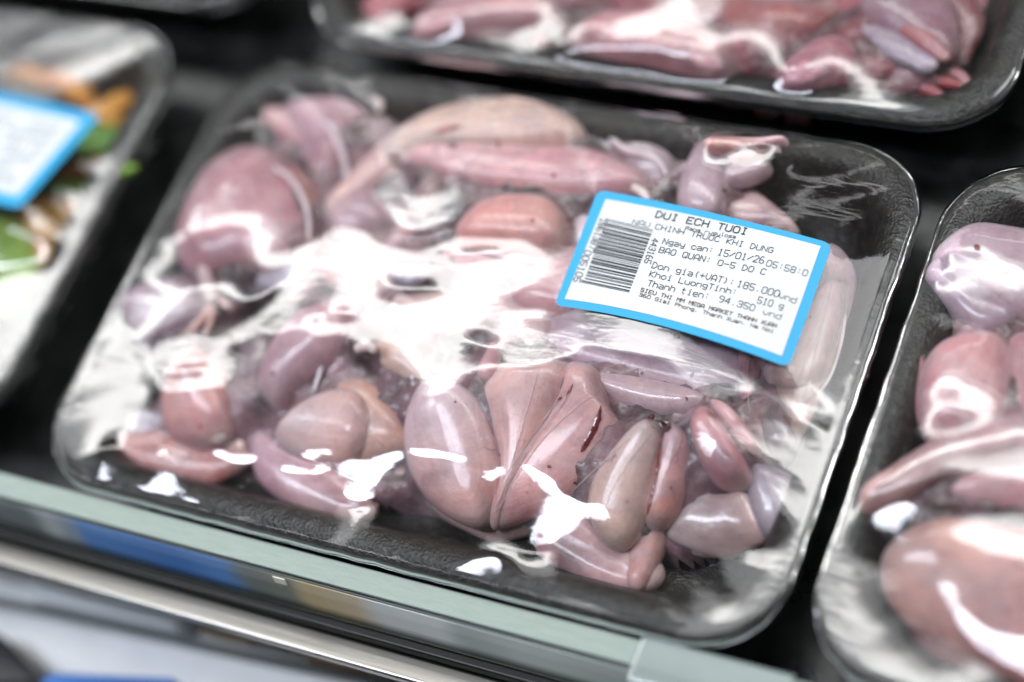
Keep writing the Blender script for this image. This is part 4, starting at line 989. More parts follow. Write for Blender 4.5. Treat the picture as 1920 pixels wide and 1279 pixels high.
# stroke font on a 4 x 6 grid (y up), like a thermal scale printer
GL = {
 'A': '02-04,04-15,15-35,35-44,44-42,02-42,02-00,42-40'.replace('15-35', '16-36').replace('04-15', '04-16').replace('35-44', '36-44'), 'B': '00-06,06-36,36-45,45-44,44-33,33-03,33-42,42-41,41-30,30-00',
 'C': '45-36,36-16,16-05,05-01,01-10,10-30,30-41', 'D': '00-06,06-26,26-44,44-42,42-20,20-00', 'E': '46-06,06-00,00-40,03-33',
 'G': '45-36,36-16,16-05,05-01,01-10,10-30,30-41,41-43,43-23', 'H': '00-06,40-46,03-43', 'I': '16-36,26-20,10-30', 'K': '00-06,46-03,03-40',
 'L': '06-00,00-40', 'M': '00-06,06-23,23-46,46-40', 'N': '00-06,06-40,40-46', 'O': '01-05,05-16,16-36,36-45,45-41,41-30,30-10,10-01',
 'P': '00-06,06-36,36-45,45-44,44-33,33-03', 'Q': '01-05,05-16,16-36,36-45,45-41,41-30,30-10,10-01,22-40', 'R': '00-06,06-36,36-45,45-44,44-33,33-03,23-40',
 'S': '45-36,36-16,16-05,05-04,04-13,13-33,33-42,42-41,41-30,30-10,10-01', 'T': '06-46,26-20', 'U': '06-01,01-10,10-30,30-41,41-46', 'V': '06-02,02-20,20-42,42-46',
 'X': '06-40,00-46', '0': '01-05,05-16,16-36,36-45,45-41,41-30,30-10,10-01', '1': '15-26,26-20,10-30', '2': '05-16,16-36,36-45,45-44,44-00,00-40',
 '3': '05-16,16-36,36-45,45-44,44-33,33-13,33-42,42-41,41-30,30-10,10-01', '4': '30-36,36-02,02-42', '5': '46-06,06-03,03-33,33-42,42-41,41-30,30-10,10-01',
 '6': '36-16,16-04,04-01,01-10,10-30,30-41,41-42,42-33,33-03', '7': '06-46,46-20', '8': '13-04,04-05,05-16,16-36,36-45,45-44,44-33,33-13,13-02,02-01,01-10,10-30,30-41,41-42,42-33',
 '9': '10-30,30-42,42-45,45-36,36-16,16-05,05-04,04-13,13-43', ':': '24-25,21-22', '/': '01-45', '-': '03-43', '.': '20-21', ',': '21-10', '(': '36-24,24-22,22-30', ')': '16-24,24-22,22-10', '+': '03-43,21-25',
 'a': '04-34,34-43,43-40,40-10,10-01,01-12,12-42', 'c': '43-34,34-14,14-03,03-01,01-10,10-30,30-41', 'd': '46-40,40-10,10-01,01-03,03-14,14-44', 'e': '02-42,42-43,43-34,34-14,14-03,03-01,01-10,10-40',
 'g': '44-4Z,4Z-1Z,44-14,14-03,03-02,02-11,11-41', 'h': '06-00,04-34,34-43,43-40', 'i': '14-24,24-20,10-30,25-26', 'l': '16-26,26-20,10-30', 'n': '00-04,04-34,34-43,43-40', 'o': '01-03,03-14,14-34,34-43,43-41,41-30,30-10,10-01',
 'r': '00-04,03-14,14-34,34-43', 's': '44-14,14-03,03-12,12-32,32-41,41-30,30-00', 't': '16-11,11-20,20-30,04-34', 'u': '04-01,01-10,10-40,44-40', 'v': '04-02,02-20,20-42,42-44', 'y': '04-02,02-11,11-41,44-4Z,4Z-1Z', 'x': '04-40,00-44'}
def gp(s): return float(s[0]), (-1.0 if s[1] == 'Z' else float(s[1]))
def text_mesh(L, parent, text, p0, p1, h, mat, name='print_line', bold=.6, off=.00035):
    """p0,p1: photo points at the start and end of the baseline; h: cap height in photo px, perpendicular"""
    p0 = np.array(p0, float); p1 = np.array(p1, float); d = p1 - p0
    upv = L.dirv if h > 0 else -L.dirv; h = abs(h)
    n = len(text); adv = d / (n - .25)
    V = []; Fc = []
    for k, ch in enumerate(text):
        if ch == ' ' or ch not in GL: continue
        for seg in GL[ch].split(','):
            a, b = [gp(q) for q in seg.split('-')]
            def px(q): return p0 + adv * (k + q[0] / 4 * .74) + upv * h * q[1] / 6
            A, B = px(a), px(b); t = B - A; t = t / (np.linalg.norm(t) + 1e-9); s_ = np.array([-t[1], t[0]]) * bold
            A = A - t * bold * .8; B = B + t * bold * .8
            i = len(V)
            for q in (A - s_, A + s_, B + s_, B - s_):
                u, v = L.uvf(q[0], q[1]); V.append(L.pos(u, v, off))
            Fc.append((i, i + 1, i + 2, i + 3))
    return mesh_obj(name, V, Fc, mat, parent, False)
LB = Label([(1121, 356), (1561, 457), (1479, 690), (1039, 573)], .0105, (.0020, .0036))
LB.dirv = np.array([.40, -.92])
def mk_uvf(L):
    # dense lookup grid -> fast inverse by local refinement
    us = np.linspace(-.1, 1.1, 25); g = []
    for u in us:
        for v in us: w = L.pos(u, v); a, b = project(w[0], w[1], w[2]); g.append((float(a), float(b), u, v))
    g = np.array(g); x = (g[:, 0] - 1300) / 300; y = (g[:, 1] - 520) / 200
    A = np.stack([x ** i * y ** j for i in range(6) for j in range(6 - i)], 1)
    cu = np.linalg.lstsq(A, g[:, 2], rcond=None)[0]; cv = np.linalg.lstsq(A, g[:, 3], rcond=None)[0]
    def f(px, py):
        x = (px - 1300) / 300; y = (py - 520) / 200
        a = np.array([x ** i * y ** j for i in range(6) for j in range(6 - i)]); return float(a @ cu), float(a @ cv)
    L.uvf = f
mk_uvf(LB)
lab = empty('price_label', tuple(LB.pos(.5, .5, -.002))); tag(lab, 'white price label with bright blue border and barcode stuck on the middle film', 'price label')
label_sheet(LB, lab, 'sticker', BLUE, 0, 1, 0, 1, 0, .035, 60, 40)
a0 = LB.uv(1136, 374); a1 = LB.uv(1539, 462); a2 = LB.uv(1466, 668); a3 = LB.uv(1059, 561)
LW = Label([(1136, 374), (1539, 462), (1466, 668), (1059, 561)], .0105, (.0020, .0036))
V = []; Fc = []; nu, nv = 50, 24
for i in range(nu + 1):
    for j in range(nv + 1):
        q = bil([a0, a1, a2, a3], i / nu, j / nv); V.append(LB.pos(q[0], q[1], .00015))
for i in range(nu):
    for j in range(nv): a = i * (nv + 1) + j; Fc.append((a, a + 1, a + nv + 2, a + nv + 1))
mesh_obj('print_area', V, Fc, WHITE, lab)
for tx, p0, p1, h, mt, bo in [
    ('DUI ECH TUOI', (1229, 408), (1399, 441), 13.5, INK, 1.15), ('Rana rugulosa', (1285, 431), (1379, 448), 6.8, INK, .5),
    ('NAU', (1185, 421), (1217, 427), 11, INKL, .6), ('CHINH TRUOC KHI DUNG', (1228, 430), (1448, 475), 11, INK, .62),
    ('Ngay can:', (1242, 458), (1336, 475), 12, INK, .68), ('15/01/26', (1345, 479), (1431, 495), 14, INK, .68), ('05:58:0', (1436, 499), (1512, 519), 13, INKL, .68),
    ('BAO QUAN:', (1235, 474), (1331, 494), 12, INK, .68), ('0-5 DO C', (1345, 498), (1434, 516), 12, INK, .68),
    ('Don gia(+VAT):', (1222, 503), (1375, 536), 13, INK, .68), ('185.000', (1381, 538), (1459, 558), 14, INK, .68), ('vnd', (1460, 559), (1491, 570), 13, INKL, .68),
    ('Khoi LuongTinh:', (1217, 519), (1380, 554), 12, INK, .68), ('510 g', (1419, 569), (1467, 581), 14, INK, .68),
    ('Thanh tien:', (1213, 537), (1328, 562), 13, INK, .68), ('94.350', (1347, 566), (1413, 584), 13, INK, .68), ('vnd', (1430, 590), (1463, 600), 12, INKL, .68),
    ('SIEU THI MM MEGA MARKET THANH XUAN', (1201, 547), (1455, 615), 7.6, INKB, .75), ('360 Giai Phong, Thanh Xuan, Ha Noi', (1198, 556), (1450, 625), 7.2, INKB, .62)]:
    text_mesh(LB, lab, tx, p0, p1, h * .9, mt, bold=bo * .88)
sv = LB.dirv; LB.dirv = np.array([.97, .24])
text_mesh(LB, lab, '2861387', (1127, 411), (1104, 466), 12, INK, bold=.65); text_mesh(LB, lab, '005105', (1098, 470), (1075, 528), 12, INK, bold=.65)
text_mesh(LB, lab, '443165', (1224, 447), (1208, 493), 12, INK, bold=.65); LB.dirv = sv
# barcode: every bar its own strip, joined as print
rb = random.Random(4); V = []; Fc = []; t = 0; c4 = [(1139, 411), (1225, 432), (1180, 549), (1094, 531)]
bars = []
while t < 1:
    wd = rb.choice([.008, .008, .016, .016, .026]); bars.append((t, wd)); t += wd + rb.choice([.010, .010, .018, .028])
for t, wd in bars:
    e0 = -.05 if (abs(t - .5) < .03 or t < .03 or t > .96) else 0
    i = len(V)
    for s_ in range(9):
        for q in (t, min(1, t + wd)):
            pp = bil(c4, e0 + (1 - e0) * s_ / 8, q); u, v = LB.uvf(*pp); V.append(LB.pos(u, v, .00035))
    for s_ in range(8): a = i + 2 * s_; Fc.append((a, a + 1, a + 3, a + 2))
mesh_obj('barcode', V, Fc, INK, lab, False)
# label on the left tray
LL = Label([(-190, 120), (176, 199), (50, 408), (-300, 330)], .005, (.000, .001), .011); LL.dirv = np.array([.45, -.9]); mk_uvf(LL)
lab2 = empty('price_label', tuple(LL.pos(.5, .5, -.001))); tag(lab2, 'blurred white label with blue border cut off by the left picture edge', 'price label')
label_sheet(LL, lab2, 'sticker', BLUE, 0, 1, 0, 1, 0, .035, 40, 30)
label_sheet(LL, lab2, 'print_area', WHITE, .06, .945, .10, .89, .0002)
for tx, uvs in [('DUI ECH TUOI', (.30, .22, .80, .12)), ('CHINH TRUOC KHI DUNG', (.30, .34, .88, .08)), ('Ngay can: 15/01/26', (.30, .46, .88, .08)), ('Don gia(+VAT):', (.30, .60, .85, .08)), ('Thanh tien:', (.30, .74, .75, .08))]:
    pass
# faint print rows (too blurred to read)
V = []; Fc = []
for r_ in range(6):
    for k in range(16):
        if rb.random() < .2: continue
        u = .36 + .034 * k; v = .2 + r_ * .11; i = len(V)
        for (a, b) in ((0, 0), (.02, 0), (.02, .05), (0, .05)): V.append(LL.pos(u + a, v + b, .0005))
        Fc.append((i, i + 1, i + 2, i + 3))
mesh_obj('print_rows', V, Fc, paper('pale_print', '8A969C'), lab2, False)
# ------------------------------------------------------------ films
fm = Field(*MAIN); Hm = fm.obstacle(SOLIDS['main'])
# marks on the meat (veins, scratches, fascia)
def nearest(px, py):
    best = None
    w = fm.hit(Hm, px, py)
    for o in bpy.data.objects:
        if o.type == 'MESH' and o.parent and o.parent.get('category') == 'meat':
            pass
    return None
def mark(px_pts, width, name, col, mat, f, H, host): return ribbon(f, H, px_pts, width, name, mat, col, host)
roots = {o['label']: o for o in bpy.data.objects if 'label' in o and o.parent is None and o.get('category') in ('meat', 'frog foot')}
def rt(s): return next(o for l, o in roots.items() if s in l)
for host, pts, wd, name, col, mat in [
    ('large rounded salmon', [(1128, 762), (1118, 800), (1102, 830), (1090, 850)], 11, 'blood_streak', '7A1A22', BLOOD),
    ('large rounded salmon', [(1072, 735), (1040, 775), (1000, 830), (960, 890), (930, 955)], 7, 'fascia', 'E0D2D0', LINE),
    ('large rounded salmon', [(1060, 728), (1030, 775), (985, 840), (940, 905)], 3.5, 'fascia', 'E6DAD8', LINE),
    ('large rounded salmon', [(912, 780), (930, 830), (938, 880), (930, 930)], 6, 'fascia', 'A1666A', LINE),
    ('large rounded salmon', [(1062, 745), (1075, 722)], 4, 'blood_streak', '8C3038', BLOOD),
    ('large rounded salmon', [(1046, 752), (1054, 746)], 4, 'blood_streak', '8C3038', BLOOD),
    ('pale beige thigh', [(812, 252), (840, 243), (868, 238)], 10, 'blood_streak', 'B4463C', BLOOD),
    ('pale beige thigh', [(868, 182), (930, 200), (1000, 208), (1050, 222)], 5, 'fascia', 'D8CBB8', LINE),
    ('pink striped', [(800, 300), (870, 290), (950, 286), (1010, 288)], 5, 'fascia', 'E2C9C6', LINE),
    ('pink striped', [(930, 345), (1000, 350), (1060, 348)], 4, 'fascia', 'E2CFC0', LINE),
    ('pink striped', [(1036, 328), (1042, 334)], 8, 'blood_streak', '8A1F2C', BLOOD),
    ('pink striped', [(932, 262), (938, 280)], 5, 'blood_streak', 'B05040', BLOOD),
    ('salmon pink dome', [(1066, 408), (1070, 425), (1064, 436)], 12, 'blood_streak', 'A01525', BLOOD),
    ('cream coloured oval', [(1242, 810), (1235, 870), (1222, 930), (1212, 975)], 6, 'blood_streak', '9A4038', BLOOD),
    ('pink block', [(1238, 790), (1252, 800), (1246, 812)], 14, 'blood_streak', '1C0507', BLOOD),
    ('pink block', [(1216, 788), (1228, 780)], 9, 'blood_streak', '6A1A22', BLOOD),
    ('front left', [(498, 835), (560, 870), (620, 880), (660, 905)], 3, 'fascia', 'C9BCC6', LINE),
    ('lavender grey thigh half', [(1266, 628), (1276, 636)], 9, 'blood_streak', '7C3A44', BLOOD),
    ('long pale thigh', [(1585, 540), (1580, 600), (1560, 690), (1520, 750), (1480, 760)], 4, 'fascia', 'C9B5A0', LINE)]:
    mark(pts, wd, name, col, mat, fm, Hm, rt(host))
# fascia lines along the grain and small blood spots
rg = random.Random(11)
for host, pl, A_, B_ in GRAIN:
    A_ = np.array(A_); B_ = np.array(B_); c_ = pl.mean(0); ext = pl.max(0) - pl.min(0); d_ = B_ - A_; L_ = np.linalg.norm(d_)
    if L_ < 1: continue
    d_ = d_ / L_; nn = np.array([-d_[1], d_[0]]); pj = (pl - c_) @ d_; pw = (pl - c_) @ nn
    for k in range(rg.choice([0, 1, 1])):
        o_ = rg.uniform(-.55, .55); cv_ = rg.uniform(-.3, .3)
        pts = [c_ + d_ * (pj.min() * .85 + (pj.max() - pj.min()) * .85 * t) + nn * pw.max() * (o_ * math.sin(math.pi * (.15 + .7 * t)) + cv_ * t * (1 - t)) for t in (0, .25, .5, .75, 1)]
        ribbon(fm, Hm, [tuple(x) for x in pts], rg.uniform(1.6, 3.6), 'fascia', LINE, rg.choice(['E6DCDA', 'E0D2D2', 'D4C4C8']), host)
    for k in range(rg.choice([0, 1, 1])):
        q0 = c_ + d_ * rg.uniform(pj.min(), pj.max()) * .7 + nn * rg.uniform(pw.min(), pw.max()) * .6; an = rg.uniform(0, 6.3); l_ = rg.uniform(3, 13)
        ribbon(fm, Hm, [tuple(q0), (q0[0] + l_ * math.cos(an), q0[1] + l_ * math.sin(an))], rg.uniform(3, 7), 'blood_spot', BLOOD, rg.choice(['9A3038', '7E2028', 'A84444']), host)
fmask = np.zeros(Hm.shape, bool); fz = np.zeros(Hm.shape)
c = [w[:2] for w in LB.w]
fmask = inside([tuple(q) for q in c], fm.gx, fm.gy)
# label height inverse on the plane: bilinear uv by least squares
us = np.linspace(0, 1, 15); g = np.array([(*LB.pos(u, v)[:2], u, v) for u in us for v in us])
def feats(x, y): x = (x - .15) * 10; y = (y - .09) * 10; return np.stack([x ** i * y ** j for i in range(4) for j in range(4 - i)], -1)
A = feats(g[:, 0], g[:, 1]); cu = np.linalg.lstsq(A, g[:, 2], rcond=None)[0]; cv = np.linalg.lstsq(A, g[:, 3], rcond=None)[0]
Q = feats(fm.gx, fm.gy); uu = np.clip(Q @ cu, 0, 1); vv = np.clip(Q @ cv, 0, 1)
fz = LB.z + 4 * uu * (1 - uu) * (LB.b[0] + LB.b[1] * vv) - .0006
MASKS = {'main': ([
    [(530, 600), (545, 560), (575, 520), (620, 475), (650, 445), (700, 460), (735, 487), (800, 500), (870, 470), (940, 472), (1000, 478), (1032, 500), (1000, 535), (958, 590), (960, 612), (1060, 608), (1140, 620), (1200, 640), (1280, 664), (1340, 690), (1395, 735), (1412, 765), (1380, 778), (1310, 762), (1270, 718), (1180, 702), (1120, 678), (1060, 692), (940, 702), (880, 722), (850, 738), (800, 762), (808, 735), (790, 700), (760, 662), (700, 646), (640, 642), (600, 640), (560, 610)],
    [(300, 650), (370, 638), (440, 650), (450, 700), (430, 740), (320, 745), (290, 700)], [(440, 640), (480, 620), (530, 585), (545, 615), (480, 650), (445, 665)],
    [(740, 335), (770, 340), (778, 380), (812, 398), (845, 378), (848, 338), (872, 350), (872, 400), (830, 430), (780, 425), (748, 390)],
    [(480, 430), (510, 445), (520, 500), (570, 495), (620, 470), (600, 500), (560, 520), (510, 525), (490, 480)],
    [(385, 418), (430, 402), (490, 402), (490, 420), (430, 418), (392, 432)],
    [(105, 790), (170, 690), (235, 600), (255, 660), (270, 740), (215, 830), (140, 870), (100, 850)],
    [(1310, 765), (1340, 783), (1425, 862), (1450, 920), (1508, 985), (1492, 1060), (1462, 1120), (1400, 1165), (1300, 1185), (1395, 1120), (1440, 1060), (1490, 995), (1440, 932), (1412, 872), (1325, 797)]],
    [[(588, 590), (640, 572), (688, 600), (665, 625), (625, 615)], [(840, 500), (900, 488), (985, 490), (960, 515), (880, 525)],
     [(880, 650), (920, 635), (965, 660), (940, 700), (885, 700)], [(322, 700), (340, 682), (395, 682), (408, 718), (330, 722)], [(717, 520), (760, 535), (835, 545), (850, 580), (780, 600), (730, 590)], [(990, 630), (1040, 620), (1090, 640), (1040, 655)]])}
M2 = [[(985, 885), (1000, 885), (1045, 910), (1062, 938), (1105, 958), (1142, 952), (1142, 988), (1100, 978), (1066, 1000), (1030, 1025), (985, 1030), (1032, 985), (1038, 940), (1010, 912)],
      [(655, 868), (690, 875), (760, 855), (766, 868), (722, 895), (695, 925), (700, 945), (640, 935), (668, 905)],
      [(832, 1068), (870, 1060), (900, 1048), (945, 1045), (942, 1058), (905, 1070), (880, 1084), (850, 1076)], [(775, 853), (830, 860), (887, 870), (886, 880), (830, 872), (775, 863)],
      [(900, 883), (926, 902), (950, 883), (955, 893), (926, 920)], [(308, 862), (322, 888), (372, 938), (380, 958), (364, 960), (328, 918), (304, 885)],
      [(203, 848), (219, 848), (216, 880), (224, 918), (204, 918), (199, 885)], [(408, 843), (440, 860), (480, 858), (480, 874), (440, 876), (412, 862)],
      [(575, 852), (632, 852), (632, 860), (595, 862), (615, 885), (605, 895)], [(530, 876), (600, 890), (600, 898), (540, 892)]]
film('cling_film', 'clear stretched film over the middle tray, strewn with white glare', fm, Hm, *MASKS['main'], masks2=M2, flat_plane=(fmask, fz))
for key, c2, lb, ms in [('top', TOP, 'clear film over the dark red meat behind the middle tray', [[(770, 90), (840, 50), (860, 100), (800, 110)], [(860, 50), (1010, 70), (1000, 100), (900, 85)], [(1060, 100), (1180, 30), (1310, 20), (1380, 160), (1390, 185), (1300, 180), (1250, 60), (1150, 90)]]),
                        ('right', RIGHT, 'clear film over the pink legs of the right tray', [[(1480, 1190), (1508, 1080), (1560, 990), (1608, 950), (1650, 968), (1600, 985), (1578, 1050), (1592, 1130), (1645, 1200), (1740, 1290), (1600, 1300), (1500, 1240)],
                            [(1650, 960), (1700, 908), (1780, 878), (1850, 873), (1960, 895), (1960, 930), (1840, 907), (1780, 902), (1700, 938)], [(1770, 1010), (1850, 1008), (1960, 1030), (1960, 1070), (1850, 1050)], [(1758, 768), (1790, 735), (1850, 720), (1864, 735), (1830, 762), (1780, 780)]]),
                        ('left', LEFT, 'clear film over the orange fried food', [[(-200, 620), (0, 520), (60, 505), (115, 515), (60, 630), (-10, 745), (-200, 900)]])]:
    f_ = Field(*c2, cell=.0015); H_ = f_.obstacle(SOLIDS[key])
    fp = None
    if key == 'left':
        mk = inside([tuple(w[:2]) for w in LL.w], f_.gx, f_.gy); us = np.linspace(0, 1, 15); g = np.array([(*LL.pos(u, v)[:2], u, v) for u in us for v in us])
        fe = lambda x, y: np.stack([((x + .15) * 10) ** i * ((y - .1) * 10) ** j for i in range(4) for j in range(4 - i)], -1)
        cv2 = np.linalg.lstsq(fe(g[:, 0], g[:, 1]), g[:, 3], rcond=None)[0]; v2 = np.clip(fe(f_.gx, f_.gy) @ cv2, 0, 1)
        fp = (mk, LL.z + LL.t * (v2 - .5) - .0006)
    film('cling_film', lb, f_, H_, ms, [], masks2=[[(1766, 1095), (1786, 1095), (1802, 1140), (1850, 1195), (1960, 1205), (1960, 1280), (1860, 1235), (1800, 1182)], [(1618, 963), (1650, 963), (1678, 985), (1667, 1008), (1640, 990)]] if key == 'right' else (), flat_plane=fp, outw=0 if key == 'left' else 5, darks=[[(120, 170), (345, 80), (345, 300), (290, 400), (200, 470), (40, 440)]] if key == 'left' else ())
    for pts, wd, host, fc in ([([(1836, 462), (1828, 470)], 12, 'lavender grey thigh with', 'right')] if key == 'right' else []):
        ribbon(f_, H_, pts, wd, 'blood_streak', BLOOD, '7E1A1A', rt(host))
for c2, lb in ((TLT, 'clear film over the far top left tray'), (TRT, 'clear film over the far top right tray')):
    f_ = Field(*c2, cell=.003); film('cling_film', lb, f_, np.full((f_.nx, f_.ny), -.024))
# ------------------------------------------------------------ glass guard, gasket and steel rail along the shelf front
def box(name, x0, x1, y0, y1, z0, z1, mat, parent=None, bev=0.0):
    b = bmesh.new(); bmesh.ops.create_cube(b, size=1)
    for v in b.verts: v.co = Vector(((x0 + x1) / 2 + v.co.x * (x1 - x0), (y0 + y1) / 2 + v.co.y * (y1 - y0), (z0 + z1) / 2 + v.co.z * (z1 - z0)))
    if bev: bmesh.ops.bevel(b, geom=b.edges[:], offset=bev, segments=3, affect='EDGES', profile=.5)
    me = bpy.data.meshes.new(name); b.to_mesh(me); b.free(); me.materials.append(mat)
    o = bpy.data.objects.new(name, me); COL.objects.link(o)
    if parent: o.parent = parent; o.matrix_parent_inverse = parent.matrix_basis.inverted()
    return o
def glass_edge():
    m = NT('ground_glass_edge'); tc = m.n('ShaderNodeTexCoord').outputs['Object']
    mp = m.n('ShaderNodeMapping'); mp.inputs['Scale'].default_value = (1, 6, 1); m.l(tc, mp.inputs[0])
    n = m.noise(mp.outputs[0], 140, 4); n2 = m.noise(tc, 1500, 2)
    c = m.mix(n, lin('74837B'), lin('8A978F')); c = m.mix(m.math('MULTIPLY', m.ramp(n2, .5, .7), .3), c, lin('6F8A80'))
    m.l(c, m.b.inputs['Base Color']); m.set(Roughness=.4); m.bump(n2, .2, .0003); return m.m
def glass_face():
    m = NT('guard_glass'); m.set(Base_Color=(*lin('C9D6D0'), 1), Roughness=.04, Transmission_Weight=1, IOR=1.45); return m.m
def steel(name, col, rough, sx=.02):
    m = NT(name); tc = m.n('ShaderNodeTexCoord').outputs['Object']; mp = m.n('ShaderNodeMapping'); mp.inputs['Scale'].default_value = (1, 40, 40); m.l(tc, mp.inputs[0])
    n = m.noise(mp.outputs[0], 12, 4); m.l(m.mix(n, tuple(x * .75 for x in lin(col)), lin(col)), m.b.inputs['Base Color'])
    m.set(Metallic=1, Roughness=rough); m.bump(n, .15, .0005); return m.m
def clear_sheet(name, tint, gain):
    m = NT(name); t = m.t; t.nodes.remove(m.b)
    tr = m.n('ShaderNodeBsdfTransparent'); tr.inputs[0].default_value = (*tint, 1)
    gl = m.n('ShaderNodeBsdfGlossy'); gl.inputs['Roughness'].default_value = .06
    fr = m.n('ShaderNodeFresnel'); fr.inputs[0].default_value = 1.5
    mx = m.n('ShaderNodeMixShader'); m.l(m.math('MULTIPLY', fr.outputs[0], gain, clamp=True), mx.inputs[0]); m.l(tr.outputs[0], mx.inputs[1]); m.l(gl.outputs[0], mx.inputs[2])
    m.l(mx.outputs[0], m.out.inputs[0]); return m.m
zb = -.026
gg = empty('glass_guard', (.2, -.006, zb)); tag(gg, 'upright glass guard with pale green ground edge in front of the trays', 'glass panel')
XA, XB = -.5, .70
box('ground_edge', XA, XB, -.0095, -.0015, -.0052, -.0040, glass_edge(), gg, .0004)
box('pane', XA, XB, -.0094, -.0084, zb, -.0054, clear_sheet('guard_glass', (.86, .93, .90), 1.3), gg)
rl = empty('shelf_rail', (.2, -.03, -.08)); tag(rl, 'brushed steel rail with dark rubber seal below the glass guard', 'metal rail')
DARK = simple('dark_rubber', '15180C', .45); ST = steel('brushed_steel', '8A8882', .30); ST2 = steel('satin_steel', '8E9494', .34); EN = simple('pale_enamel', 'EEF3F3', .3)
def tilt(name, x0, x1, y0, z0, y1, z1, th, mat, parent=None):
    """a thin board leaning back: top edge (y0,z0), bottom edge (y1,z1)"""
    V = [(x, y + dy, z) for x in (x0, x1) for (y, z) in ((y0, z0), (y1, z1)) for dy in (0, th)]
    return mesh_obj(name, V, [(0, 2, 6, 4), (1, 5, 7, 3), (0, 1, 3, 2), (4, 6, 7, 5), (0, 4, 5, 1), (2, 3, 7, 6)], mat, parent, False)
box('seal', XA, XB, -.0168, -.0134, -.0320, -.0240, DARK, rl, .0008)
box('top_strip', XA, XB, -.0250, -.0169, -.0330, -.0285, ST, rl, .001)
tilt('grey_backing_board', XA, XB, -.0099, -.0062, -.0131, -.0228, .0003, simple('grey_backing', '8C948F', .25, coat=.5), rl)  # added grey board, gives the glass reflection band its mid grey
tag(box('shelf_edge', XA, XB, -.0014, -.0006, -.036, -.0308, DARK), kind='structure')
def card(label, xa, xb, c0, c1, col):
    f0, f1 = c0, c1
    L_ = lambda t: (-.0099 - .0032 * t - .0014, -.0062 - .0166 * t)
    (ya, za), (yb, zb_) = L_(f0), L_(f1)
    return tag(tilt('shelf_ticket', xa, xb, ya, za, yb, zb_, .0003, paper('ticket_paper', col)), label, 'ticket')
X_ = lambda px, py: PY(px, py, -.011)[0]
def reflection_mat():  # colour bands paint the blurred reflections of the glass face
    m = NT('painted_reflection_bands'); tc = m.n('ShaderNodeTexCoord').outputs['Object']; sp = m.n('ShaderNodeSeparateXYZ'); m.l(tc, sp.inputs[0])
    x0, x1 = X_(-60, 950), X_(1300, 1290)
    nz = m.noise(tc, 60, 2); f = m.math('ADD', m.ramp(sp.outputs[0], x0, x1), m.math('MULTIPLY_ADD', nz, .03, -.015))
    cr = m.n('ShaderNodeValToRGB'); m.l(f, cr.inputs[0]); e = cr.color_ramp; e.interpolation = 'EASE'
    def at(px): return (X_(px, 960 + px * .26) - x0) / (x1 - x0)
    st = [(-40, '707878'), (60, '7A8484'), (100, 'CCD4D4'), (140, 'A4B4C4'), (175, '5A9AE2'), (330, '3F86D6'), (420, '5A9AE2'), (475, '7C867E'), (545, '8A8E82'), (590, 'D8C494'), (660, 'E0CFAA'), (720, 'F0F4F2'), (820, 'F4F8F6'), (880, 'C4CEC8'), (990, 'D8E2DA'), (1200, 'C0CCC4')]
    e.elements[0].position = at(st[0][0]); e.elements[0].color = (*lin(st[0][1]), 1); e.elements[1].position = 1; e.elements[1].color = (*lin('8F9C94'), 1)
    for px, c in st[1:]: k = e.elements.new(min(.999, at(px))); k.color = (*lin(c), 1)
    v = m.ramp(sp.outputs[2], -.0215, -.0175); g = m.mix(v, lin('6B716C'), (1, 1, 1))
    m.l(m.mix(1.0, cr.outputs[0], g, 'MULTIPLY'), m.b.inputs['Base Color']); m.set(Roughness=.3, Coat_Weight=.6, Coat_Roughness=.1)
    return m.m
tag(tilt('painted_reflection', X_(-60, 950), X_(1300, 1290), -.0105, -.0066, -.0136, -.0226, .0003, reflection_mat()), 'long strip painted with blurred blue, beige and pale reflections below the green glass edge', 'painted reflection')
card('small white and yellow sticker scrap just under the green glass edge', X_(480, 1045), X_(506, 1055), .0, .18, 'E8E6DA')
def slab(name, label, cat, quad, zt, th, mat, kind=None):
    T_ = [P(x, y, zt) for x, y in quad]; V = T_ + [t - np.array([0, 0, th]) for t in T_]
    o = mesh_obj(name, V, [(3, 2, 1, 0), (4, 5, 6, 7)] + [(i, (i + 1) % 4, (i + 1) % 4 + 4, i + 4) for i in range(4)], mat, None, False)
    bm_ = bmesh.new(); bm_.from_mesh(o.data); bmesh.ops.recalc_face_normals(bm_, faces=bm_.faces); bmesh.ops.bevel(bm_, geom=bm_.edges[:], offset=.002, segments=3, affect='EDGES'); bm_.to_mesh(o.data); bm_.free()
    return tag(o, label, cat, kind=kind)
ls = box('lower_shelf', -.8, .9, -.075, .12, -.098, -.090, EN, None, .002); tag(ls, kind='structure')
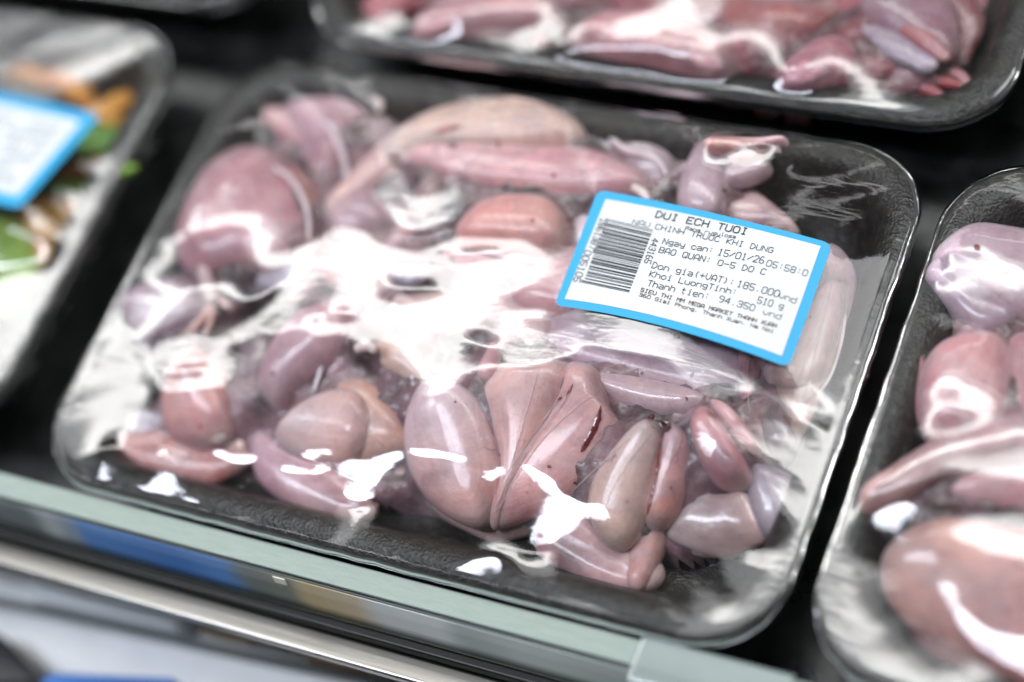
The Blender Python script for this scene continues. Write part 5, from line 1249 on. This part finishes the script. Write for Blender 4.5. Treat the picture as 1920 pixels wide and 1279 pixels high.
slab('standin_block', 'bright white block standing in for a blurred reflection at lower left', 'standin_block', [(40, 1052), (345, 1128), (335, 1180), (40, 1112)], -.078, .011, paper('standin_white', 'E4EAEE'))  # made-up blocks from here down stand in for blurred reflections in the steel
slab('standin_block', 'pale beige block standing in for a blurred reflection left of centre', 'standin_block', [(370, 1140), (470, 1165), (470, 1200), (365, 1178)], -.080, .009, paper('standin_beige', 'A8977C'))
slab('standin_block', 'peach coloured block standing in for a blurred reflection at centre', 'standin_block', [(560, 1190), (690, 1222), (690, 1262), (560, 1232)], -.080, .009, paper('standin_peach', 'B79A84'))
slab('price_rail', 'thin dark grey rail crossing the lower shelf at bottom left', 'metal rail', [(-200, 1072), (900, 1312), (900, 1326), (-200, 1088)], -.080, .006, simple('rail_grey', '4E5554', .3))
slab('standin_block', 'bright blue block standing in for a blurred reflection at the very bottom left', 'standin_block', [(85, 1258), (330, 1268), (330, 1330), (40, 1330)], -.076, .012, paper('standin_blue', '3A7AC8'))
slab('standin_block', 'black block standing in for the dark bottom left corner', 'standin_block', [(-200, 1150), (-10, 1180), (85, 1285), (-200, 1300)], -.074, .014, paper('standin_black', '14161A'))  # added dark block in place of the darkness beyond the ledge
ck = P(1205, 1195, -.004)
cl = empty('ticket_clip', (ck[0], -.01, -.004)); tag(cl, 'clear plastic clip pushed over the glass edge at the front right', 'plastic clip')
CP = simple('frosted_plastic', '8B9A96', .18, coat=.8); CP.node_tree.nodes['Principled BSDF'].inputs['Alpha'].default_value = .62
box('clip_body', ck[0], ck[0] + .047, -.0150, -.0004, -.0100, -.0022, CP, cl, .0012)
box('clip_lip', ck[0] + .001, ck[0] + .046, -.0190, -.0151, -.0140, -.0080, CP, cl, .0008)
fl = [(-2, -2, -.40), (2.5, -2, -.40), (2.5, .2, -.40), (-2, .2, -.40)]
tag(mesh_obj('floor', fl, [(0, 1, 2, 3)], simple('dark_floor', '3A3B3C', .4), smooth=False), kind='structure')
chip = P(492, 1053, -.004); 
q_ = [P(475, 1043, -.0052), P(508, 1052, -.0052), P(512, 1064, -.0052), P(494, 1060, -.0052)]
